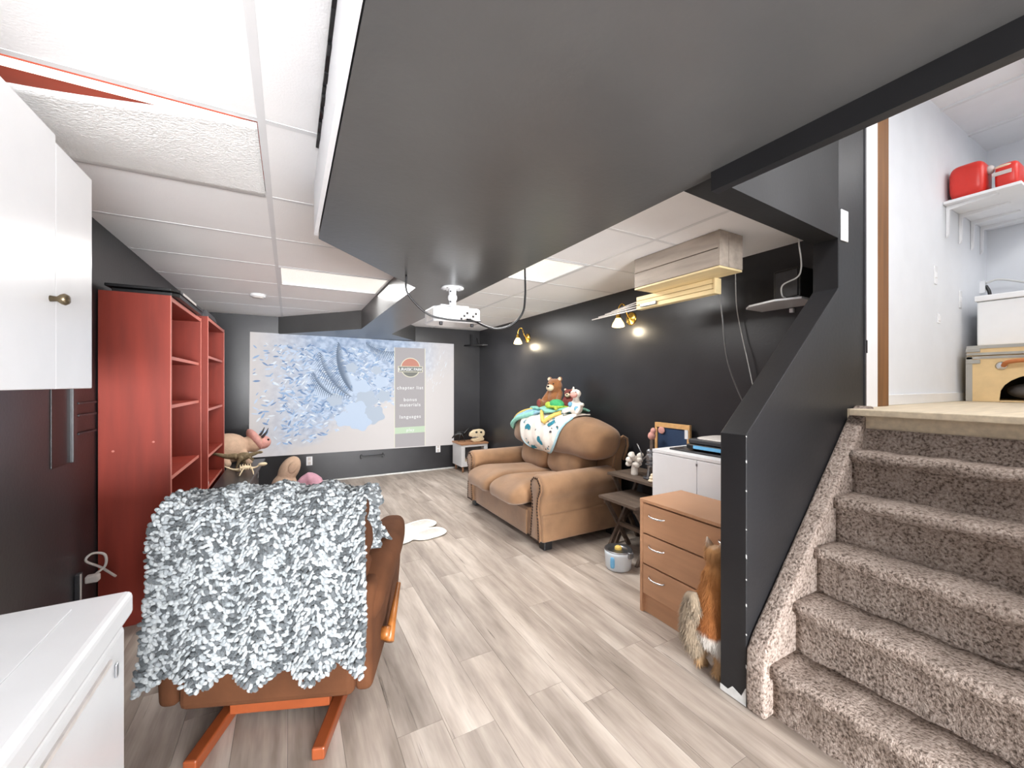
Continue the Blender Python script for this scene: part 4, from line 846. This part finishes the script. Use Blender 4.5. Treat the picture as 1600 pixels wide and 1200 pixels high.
# dresser
t = thing('chest_of_drawers', 'beech three drawer chest beside the black stair wall', 'dresser', (2.0, 1.44, 0))
X0, X1, Y0, Y1, ZT = 1.835, 2.2, 1.135, 1.74, .67
for y in (Y0, Y1 - .018): MB().box(X0, X1, y, y + .018, 0, ZT - .018).build('side_panel', 'beech', t, bevel=.001, world=True)
MB().box(X0 - .002, X1, Y0, Y1, ZT - .018, ZT).build('top', 'beech', t, bevel=.002, world=True)
MB().box(X1 - .01, X1 - .004, Y0 + .018, Y1 - .018, .05, ZT - .02).build('back_panel', 'beech', t, world=True)
MB().box(X0 + .02, X0 + .035, Y0 + .018, Y1 - .018, 0, .105).build('plinth', 'beech', t, world=True)
hz = [(.11, .285), (.29, .465), (.47, .645)]
for (a, b) in hz:
    d = MB().box(X0 + .002, X0 + .02, Y0 + .02, Y1 - .02, a + .002, b - .002).build('drawer', 'beech', t, bevel=.0015, world=True)
    for yc in (1.615, 1.18):
        MB().tube(bez([(X0 + .002, yc + .055, (a + b) / 2 + .03), (X0 - .014, yc + .04, (a + b) / 2 + .026), (X0 - .02, yc, (a + b) / 2 + .024), (X0 - .014, yc - .04, (a + b) / 2 + .026), (X0 + .002, yc - .055, (a + b) / 2 + .03)], 5), .005).build('handle', 'chrome', d, True, world=True)

# pet fountain
t = thing('pet_fountain', 'round white pet water fountain with steel bowl beside the drawers', 'pet bowl', (2.12, 2.22, 0))
MB().lathe([(.085, 0), (.092, .01), (.098, .11), (.1, .135), (.094, .135), (.09, .12), (0, .12)], n=36).build('tank', 'pet_white', t, True)
MB().lathe([(.1, .134), (.1, .14), (.088, .142), (.06, .128), (0, .126)], n=36).build('steel_tray', 'steel', t, True)
MB().lathe([(.026, .126), (.026, .15), (.018, .158), (0, .158)], n=20).build('spout', 'yellow_knit', t, True)
MB().sup((-.088, -.035, .066), (.01, .016, .04), 4, 4, Matrix.Rotation(R(20), 3, 'Z')).build('level_window', 'pet_window', t, True)
MB().sup((.02, -.1, .12), (.022, .016, .024), 4, 4).build('plug_box', 'steel', t, True)

# ------------------------------------------------------------------ floor mat
t = thing('paw_mat', 'white fluffy scalloped mat on the floor beyond the recliner', 'mat', (.93, 3.62, 0))
def lobe(m, cx, cy, rx, ry, z0, z1, rot): m.sup((cx, cy, (z0 + z1) / 2), (rx, ry, (z1 - z0) / 2), 2.6, 3, Matrix.Rotation(rot, 3, 'Z'), 28, 10)
m = MB()
for (cx, cy, rx, ry, a) in ((.16, -.1, .17, .12, .2), (.15, .14, .17, .12, .35), (-.1, .12, .16, .12, .2), (-.16, -.1, .18, .13, 0), (0, 0, .14, .14, 0)): lobe(m, cx, cy, rx, ry, 0, .03, a)
m.build('pile', 'mat_white', t, remesh=.01)
for (cx, cy, rx, ry, a) in ((.17, -.11, .1, .065, .2), (.16, .15, .1, .065, .35), (-.11, .14, .09, .065, .2)):
    m = MB(); lobe(m, cx, cy, rx, ry, .02, .033, a); m.build('inset', 'mat_grey', t, True)

# ------------------------------------------------------------------ recliner (local frame: x right, y forward)
rc = thing('glider_recliner', 'brown suede glider recliner facing the screen under a chunky throw', 'armchair', (.033 + .043 * math.cos(YAW - R(7)), 2.227 - .043 * math.sin(YAW - R(7)), 0), -(YAW - R(7)))
rc.scale = (.9, 1, 1)
for x in (-.2, .27):
    MB().hexa([(x - .025, -.56, 0), (x + .025, -.56, 0), (x + .025, .4, 0), (x - .025, .4, 0)], [(x - .025, -.56, .045), (x + .025, -.56, .045), (x + .025, .4, .055), (x - .025, .4, .055)]).build('floor_rail', 'orange_wood', rc, bevel=.006)
MB().box(-.175, .245, -.36, -.32, .04, .085).build('cross_bar', 'orange_wood', rc, bevel=.005)
MB().box(-.175, .245, .2, .24, .04, .085).build('cross_bar', 'orange_wood', rc, bevel=.005)
for x in (-.2, .27): MB().box(x - .02, x + .02, -.2, .1, .05, .17).build('glide_link', 'steel', rc, bevel=.004)
MB().box(-.34, .37, -.43, .3, .115, .36).build('base_body', 'brown_suede', rc, bevel=.03, seg=3)
cushion('seat_cushion', (0, .1, .43), (.29, .33, .09), 'brown_suede', rc, 5, 3, None, None, False)
for s in (-1, 1):
    # side panel under padded arm
    pts = [(-.4, .11), (.24, .13), (.36, .3), (.4, .46), (.3, .5), (-.34, .52), (-.42, .4)]
    pts = [(y, z) for y, z in pts]
    sp_ = MB().prism(pts, s * .36 if s > 0 else -.44, .44 if s > 0 else -.36, 'x').build('side_panel', 'brown_suede', rc, True, .03, seg=4)
    def aw(p, s=s):
        u = p.y / .42
        return (p.x, p.y, p.z + .03 * u - .05 * max(0, -u) ** 2)
    MB().sup((s * .385, .03, .485), (.1, .43, .085), 3, 2.6, None, 36, 22, aw).build('arm_pad', 'brown_suede', rc, True)
Rb = Matrix.Rotation(R(-12), 3, 'X')
Rb = Matrix.Rotation(R(13), 3, 'X')
for k, (zc, h_, yc, th) in enumerate(((.46, .17, -.2, .13), (.64, .15, -.225, .14), (.78, .11, -.25, .13))):
    cushion('back_cushion', (0, yc, zc), (.40 - .01 * k, th, h_), 'brown_suede', rc, 5, 2.6, Rb, None, False)
MB().box(-.38, .38, -.4, -.26, .3, .78).build('back_shell', 'brown_suede', rc, bevel=.05, seg=4)
# lever
lv_ = MB().tube([(.44, -.2, .225), (.485, -.2, .225)], .028, 16).build('lever_hub', 'lever_wood', rc, True)
MB().tube([(.478, -.22, .2), (.482, -.16, .25), (.485, .02, .34)], [.026, .02, .012], 12).build('lever', 'lever_wood', lv_, True)

# ------------------------------------------------------------------ chunky throw over the recliner (same local frame)
th = thing('knit_throw', 'chunky grey and white knitted throw hanging over the recliner back', 'throw blanket', (.033 + .043 * math.cos(YAW - R(7)), 2.227 - .043 * math.sin(YAW - R(7)), 0), -(YAW - R(7)))
th.scale = (.9, 1, 1)
P2 = [Vector((0, p[0], p[1])) if False else Vector((p[0], p[1])) for p in [(q.x, q.y) for q in [Vector((a.x, a.y, 0)) for a in bez([(-.495, .24, 0), (-.475, .45, 0), (-.455, .69, 0), (-.435, .8, 0), (-.36, .875, 0), (-.24, .895, 0), (-.13, .86, 0), (-.085, .76, 0), (-.075, .66, 0), (-.07, .56, 0)], 30)]]]
cum = [0]
for i in range(1, len(P2)): cum.append(cum[-1] + (P2[i] - P2[i - 1]).length)
TOT = cum[-1]
def path_pt(s):
    s = min(max(s, -.08), TOT)
    if s < 0: return P2[0] + (P2[0] - P2[1]).normalized() * (-s)
    for i in range(1, len(cum)):
        if cum[i] >= s:
            t = (s - cum[i - 1]) / (cum[i] - cum[i - 1] + 1e-9); return P2[i - 1].lerp(P2[i], t)
    return P2[-1]
def throw_pt(u, s):   # u in -.5.5 across, s along path
    q = path_pt(s); q2 = path_pt(min(TOT, s + .01)); tg = (q2 - q); tg = tg.normalized() if tg.length > 1e-6 else Vector((0, -1)); nrm = Vector((-tg.y, tg.x))
    front = s > 1.0
    wd = .86 + .03 * max(0, .5 - s) + (-.05 if front else 0)
    x = u * wd - .02 * max(0, (.4 - s)) * (u < -.3) + .012 * math.sin(s * 6)
    rip = .014 * math.cos(u * 2 * math.pi * 4.0) * (1 if s < .85 else .4)
    off = rip + .006 * math.sin(s * 17 + u * 5)
    drop = -.03 * abs(u) ** 3 * 4 if .75 < s < 1.1 else 0
    return Vector((x, q.x + nrm.x * off, q.y + nrm.y * off + drop)), Vector((0, nrm.x, nrm.y)), Vector((0, tg.x, tg.y))
def zig(u): return .06 * abs(((u + .5) * 4.0 + .5) % 1 - .5) * 2
m = MB(); nu, ns = 60, 90; vv = []
for j in range(ns + 1):
    for i in range(nu + 1):
        u = (-.5 + i / nu) * .985; s0 = zig(u) + .004; s = s0 + (TOT - s0) * j / ns; vv.append(throw_pt(u, s)[0])
m.add(vv, [(j * (nu + 1) + i, j * (nu + 1) + i + 1, (j + 1) * (nu + 1) + i + 1, (j + 1) * (nu + 1) + i) for j in range(ns) for i in range(nu)])
m.c = []
m.build('backing', 'throw_back', th, True)
m = MB(); rs = random.Random(11); W1 = lin((168, 173, 175)) + (1,); W2 = lin((148, 154, 157)) + (1,); G1 = lin((74, 79, 82)) + (1,); G2 = lin((96, 101, 104)) + (1,)
base = MB().ell((0, 0, 0), (1, 1, 1), None, 7, 5)
s = 0.0; row = 0
from mathutils import noise as mno
while s < TOT - .005:
    nst = 62
    for k in range(nst):
        u = -.495 + .99 * (k + .5 + (.5 if row % 2 else 0)) / (nst + .5) + rs.uniform(-.004, .004)
        ss = s + zig(u) * max(0, 1 - s / .95) + rs.uniform(-.005, .005)
        if ss > TOT: continue
        p, n, tg = throw_pt(u, ss)
        bx = Vector((1, 0, 0)); a = rs.uniform(-.9, .9) + (.6 if int((u + .5) * 8) % 2 else -.6)
        d = bx * math.cos(a) + tg * math.sin(a); e = n.cross(d)
        L_, Wd, H = rs.uniform(.010, .017), rs.uniform(.006, .010), rs.uniform(.007, .012)
        p = p + n * (rs.uniform(.004, .013) * (-1 if ss > 1.0 and rs.random() < .5 else 1))
        v = [p + d * (q[0] * L_) + e * (q[1] * Wd) + n * (q[2] * H) for q in base.v]
        m.add(v, base.f)
        nv = .8 * mno.noise(Vector((u * 46, ss * 40, 0))) + .7 * mno.noise(Vector((u * 90, ss * 80, 4))) + .12 * math.cos((u + .5) * 2 * math.pi * 8) - .02
        col = (G1 if rs.random() < .6 else G2) if nv > .06 else (W1 if rs.random() < .6 else W2)
        m.c += [col] * len(v)
    s += .0138; row += 1
m.build('stitches', 'yarn', th, True, kind='stuff')
# front corner lying on the arm
m = MB(); vv = []
for j in range(13):
    for i in range(9):
        a = i / 8; b = j / 12; vv.append((.30 + .17 * a * (.4 + .6 * b), -.09 + .13 * b + .03 * a, .70 - .15 * b + .02 * math.sin(a * 7 + b * 5) - .02 * a))
m.add(vv, [(j * 9 + i, j * 9 + i + 1, (j + 1) * 9 + i + 1, (j + 1) * 9 + i) for j in range(12) for i in range(8)]); nvv = len(vv); cc = [G2] * nvv
for q in range(260):
    a, b = rs.random(), rs.random(); p = Vector((.30 + .17 * a * (.4 + .6 * b), -.09 + .13 * b + .03 * a, .705 - .15 * b + .02 * math.sin(a * 7 + b * 5) - .02 * a))
    v = [p + Vector((z[0] * .012, z[1] * .012, z[2] * .009)) for z in base.v]; m.add(v, base.f); cc += [(W1 if rs.random() < .65 else G1)] * len(v)
m.c = cc; m.build('front_corner', 'yarn', th, True, kind='stuff')
o = MB().sup((-.45, 1.72, .06), (.1, .16, .06), 3, 2.4, Matrix.Rotation(.5, 3, 'Z'), warp=lambda p: (p.x, p.y, p.z + .012 * math.sin(p.y * 40) * (p.z > 0))).build('cloth_bundle', 'cushion_dark', None, True); o.location = (-.12, -.12, 0); tag(o, 'crumpled dark grey bag on the floor between freezer and recliner', 'bag')

# ------------------------------------------------------------------ cat, upright on its hind legs against the drawers, seen from behind
t = thing('cat', 'orange and white long haired cat rearing up against the beech drawers', 'cat', (1.74, 1.205, 0))
t.scale = (.95, .95, 1.0)
LEGS = [((-.01, .045, .17), (.0, .055, .09), (-.035, .05, .035), (.015, .05, .012)), ((-.01, -.05, .17), (.0, -.055, .09), (-.035, -.05, .035), (.015, -.05, .012))]
m = MB().ell((-.01, 0, .22), (.075, .09, .1)).ell((.0, -.005, .33), (.068, .078, .11)).ell((.015, -.012, .43), (.06, .068, .08)).limb((.02, -.015, .47), (.03, .0, .51), .045, .042).ell((.04, .004, .535), (.052, .054, .048)).ell((.085, .004, .522), (.022, .026, .02))
for y in (-.03, .036):
    m.limb((.035, y, .565), (.028, y * 1.2 + .003, .612), .022, .006, 6)
for (a, b, c_, d_) in LEGS: m.limb(a, b, .052, .032).limb(b, c_, .03, .018).limb(c_, d_, .018, .017)
for y in (-.06, .045): m.limb((.03, y, .42), (.062, y, .36), .028, .022).limb((.062, y, .36), (.083, y, .42), .022, .016)
def cat_mat():
    mm = bpy.data.materials.new('cat_coat'); mm.use_nodes = True; nt = mm.node_tree; N = nt.nodes; L = nt.links; b = N['Principled BSDF']; b.inputs['Roughness'].default_value = .9
    g = N.new('ShaderNodeNewGeometry'); sp = N.new('ShaderNodeSeparateXYZ'); L.new(g.outputs['Position'], sp.inputs[0])
    n = N.new('ShaderNodeTexNoise'); n.inputs['Scale'].default_value = 26; L.new(g.outputs['Position'], n.inputs[0])
    mp = N.new('ShaderNodeMapping'); mp.inputs['Scale'].default_value = (60, 60, 9); L.new(g.outputs['Position'], mp.inputs[0])
    n3 = N.new('ShaderNodeTexNoise'); n3.inputs['Scale'].default_value = 1; n3.inputs['Detail'].default_value = 4; L.new(mp.outputs[0], n3.inputs[0])
    a = N.new('ShaderNodeMath'); a.operation = 'MULTIPLY_ADD'; a.inputs[1].default_value = .06; L.new(n.outputs['Fac'], a.inputs[0]); L.new(sp.outputs['Z'], a.inputs[2])
    r = N.new('ShaderNodeValToRGB'); r.color_ramp.interpolation = 'LINEAR'; e = r.color_ramp.elements
    e[0].position = .0; e[0].color = lin((186, 150, 110)) + (1,); e[1].position = 1; e[1].color = lin((190, 150, 110)) + (1,)
    for p, c in ((.12, (186, 150, 110)), (.15, (206, 200, 192)), (.215, (206, 200, 192)), (.24, (150, 90, 44)), (.5, (168, 112, 60)), (.6, (178, 132, 86)), (.64, (220, 204, 188))): x = e.new(p); x.color = lin(c) + (1,)
    L.new(a.outputs[0], r.inputs[0])
    mr = N.new('ShaderNodeMapRange'); mr.inputs[3].default_value = .62; mr.inputs[4].default_value = 1.35; L.new(n3.outputs['Fac'], mr.inputs[0])
    sc = N.new('ShaderNodeVectorMath'); sc.operation = 'SCALE'; L.new(r.outputs[0], sc.inputs[0]); L.new(mr.outputs[0], sc.inputs['Scale']); L.new(sc.outputs[0], b.inputs['Base Color']); M['cat_coat'] = mm
cat_mat()
body = m.build('body', 'cat_coat', t, remesh=.006)
tail = MB().tube(bez([(-.04, .02, .2), (-.06, .04, .27), (-.065, .06, .33), (-.06, .072, .28), (-.055, .07, .17), (-.045, .058, .065)], 6), [.022, .024, .026, .028, .03, .031, .032, .034, .036, .037, .038, .038, .038, .038, .038, .038, .04, .042, .045, .047, .05, .052, .054, .056, .056, .055, .052, .047, .04, .03, .012], 14).build('tail', 'fur_grey', t, True)
for y in (-.016, .024): MB().ell((.085, y, .545), .007).build('eye', 'black_plastic', body, True)
dg = bpy.context.evaluated_depsgraph_get()
def fur(src, mname, count, ln, seed, wid=.0016):
    ev = src.evaluated_get(dg); me = ev.to_mesh(); me.calc_loop_triangles(); rf = random.Random(seed); tris = list(me.loop_triangles); ws = [q.area for q in tris]; m = MB()
    for q in rf.choices(tris, ws, k=count):
        a, b = rf.random(), rf.random()
        if a + b > 1: a, b = 1 - a, 1 - b
        v0, v1, v2 = (me.vertices[i].co for i in q.vertices); p = v0 + (v1 - v0) * a + (v2 - v0) * b; n = q.normal
        d = (n * .5 + Vector((rf.uniform(-.3, .3), rf.uniform(-.3, .3), -.9))).normalized(); sd = d.cross(n)
        if sd.length < 1e-3: continue
        sd.normalize(); l = ln * rf.uniform(.6, 1.3); m.add([p - sd * wid, p + sd * wid, p + d * l], [(0, 1, 2)])
    ev.to_mesh_clear(); return m.build('fur', mname, t, kind='stuff')
fur(body, 'cat_coat', 9000, .026, 1); fur(tail, 'fur_grey', 4000, .03, 2)

# ------------------------------------------------------------------ upper room things
t = thing('plywood_chest', 'plywood trunk with metal edges and arched opening on the upper floor', 'trunk', (4.75, .6, 1.22))
X0, X1, Y0, Y1, Z0, Z1 = 4.45, 5.1, .12, 1.0, 1.222, 1.63
arch = [(.4 + .27 * math.cos(R(a)), Z0 + .02 + .235 * math.sin(R(a))) for a in range(180, -1, -12)]
ym = .57
arch = [(ym + .27 * math.cos(R(a)), 1.245 + .19 * abs(math.sin(R(a))) ** .75) for a in range(0, 181, 12)]
ring = [(Y1, Z0), (Y1, 1.555), (Y0, 1.555), (Y0, Z0)]
pts = [(Y1, Z0), (Y1, 1.555), (Y0, 1.555), (Y0, Z0), (ym - .27, Z0)] + arch[::-1] + [(ym + .27, Z0)]
MB().prism(pts, X0, X0 + .012, 'x').build('front_panel', 'trunk_ply', t, world=True)
MB().box(X0 + .012, X1, Y1 - .012, Y1, Z0, 1.555).box(X0 + .012, X1, Y0, Y0 + .012, Z0, 1.555).box(X1 - .012, X1, Y0, Y1, Z0, 1.555).box(X0 + .012, X1, Y0 + .012, Y1 - .012, Z0, Z0 + .01).build('shell', 'trunk_ply', t, world=True)
l = MB().box(X0, X1, Y0, Y1, 1.56, Z1).build('lid', 'trunk_ply', t, bevel=.003, world=True)
for z in (1.535, 1.562): MB().box(X0 - .004, X0, Y0, Y1, z, z + .018).build('edge_strip', 'trunk_edge', t, world=True)
MB().box(X0 - .004, X0, Y0, Y1, Z1 - .02, Z1 + .003).build('edge_strip', 'trunk_edge', l, world=True)
MB().box(X0 - .004, X0 + .03, Y1 - .03, Y1 + .003, Z0, 1.55).build('edge_strip', 'trunk_edge', t, world=True)
for z in (1.5, 1.585): MB().box(X0 - .007, X0, Y1 - .07, Y1 + .004, z, z + .03).build('corner_cap', 'trunk_edge', t, bevel=.004, world=True)
MB().tube(bez([(X0 - .005, .82, 1.48), (X0 - .04, .79, 1.505), (X0 - .045, .68, 1.515), (X0 - .04, .58, 1.505), (X0 - .005, .55, 1.48)], 6), .014, 10).build('handle', 'leather', t, True, world=True)
for y in (.83, .54): MB().lathe([(.03, 0), (.03, .004), (.012, .01), (0, .01)], (X0, y, 1.48), 16, Matrix.Rotation(R(-90), 4, 'Y')).build('handle_plate', 'chrome', t, True, world=True)
MB().sup((4.72, ym, 1.3), (.2, .27, .07), 4, 2.5).build('cushion', 'cushion_dark', t, True, world=True)
MB().box(5.0, 5.01, Y0 + .02, Y1 - .02, Z0 + .01, 1.55).build('inner_back', 'black_paint', t, world=True)
t = thing('storage_bin', 'white lidded bin standing on the plywood trunk', 'bin', (4.8, .6, Z1))
MB().box(4.53, 5.08, .15, .965, 1.634, 1.965).build('body', 'white_gloss', t, bevel=.01, world=True, seg=3)
MB().box(4.515, 5.09, .14, .975, 1.967, 2.01).build('lid', 'white_gloss', t, bevel=.008, world=True, seg=3)
t = thing('plugged_cable', 'black plug and white cord on the upper wall behind the white bin', 'cord', (5.15, 1.0, 2.1))
MB().box(5.0, 5.03, 1.02, 1.05, 2.1, 2.2).build('wall_plate', 'white_gloss', t, world=True)
MB().tube(bez([(5.02, 1.02, 2.16), (5.02, 1.0, 2.1), (5.02, .995, 2.0), (5.03, .995, 1.8)], 8), .011).build('black_cord', 'black_plastic', t, True, world=True)
MB().tube(bez([(5.02, 1.02, 2.18), (5.06, .95, 2.2), (5.1, .8, 2.14), (5.12, .65, 2.06)], 8), .008).build('white_cord', 'white_cord', t, True, world=True)
t = thing('white_shelf', 'white wall shelf on four brackets in the upper room', 'shelf', (4.65, .88, 2.65))
MB().box(4.15, 5.19, .69, 1.048, 2.65, 2.67).build('board', 'white_paint', t, bevel=.002, world=True)
for x in (4.22, 4.5, 4.78, 5.02): MB().prism([(1.048, 2.65), (.8, 2.65), (.8, 2.64), (1.03, 2.62), (1.035, 2.44), (1.048, 2.42)], x - .012, x + .012, 'x').build('bracket', 'white_paint', t, world=True)
t = thing('red_canister', 'red rounded plastic canister at the near end of the white shelf', 'canister', (4.3, .93, 2.67))
MB().sup((4.29, .945, 2.795), (.11, .09, .125), 5, 4).build('body', 'red_plastic', t, True, world=True)
MB().lathe([(.03, 0), (.03, .02), (.02, .03), (0, .03)], (4.27, .86, 2.84), 16, Matrix.Rotation(R(90), 4, 'X')).build('cap', 'label_grey', t, True, world=True)
MB().box(4.395, 4.402, .92, .99, 2.72, 2.86).build('seam', 'dark_grey', t, world=True)
t = thing('red_case', 'red carry case with grey label next to the red canister', 'case', (4.35, .79, 2.67))
MB().sup((4.33, .77, 2.765), (.1, .056, .093), 5, 4).build('body', 'red_plastic', t, True, world=True)
MB().box(4.225, 4.232, .745, .83, 2.77, 2.795).build('label', 'label_grey', t, world=True)
MB().sup((4.25, .785, 2.83), (.02, .04, .012), 3, 2).build('top_label', 'bear_cream', t, True, world=True)
MB().tube(bez([(4.43, .8, 2.8), (4.45, .76, 2.86), (4.42, .74, 2.8), (4.43, .74, 2.7)], 6), .005).build('strap', 'dark_grey', t, True, world=True)
t = thing('dark_bag', 'dark bag with a yellow mark on the far wall of the upper room', 'bag', (5.1, .5, 2.75))
MB().sup((5.1, .45, 2.86), (.09, .25, .13), 5, 3).build('body', 'black_plastic', t, True, world=True)
MB().box(5.0, 5.012, .5, .55, 2.86, 2.885).build('mark', 'yellow_mark', t, world=True)
o = MB().box(5.0, 5.19, .1, .68, 2.70, 2.73).build('bag_ledge', 'white_paint'); tag(o, 'narrow white ledge under the dark bag', 'shelf')
for i, (x, z, lab) in enumerate(((4.0, 2.12, 'small white blank plate on the upper wall, highest of the three'), (4.52, 2.0, 'small white blank plate on the upper wall, nearest the white bin'), (4.06, 1.82, 'small white patch on the upper wall, lowest of the three'))):
    outlet('wall_plate', lab, (x, 1.05, z), 'y', False, .05, .13 if i < 2 else .07, 'wall plate')
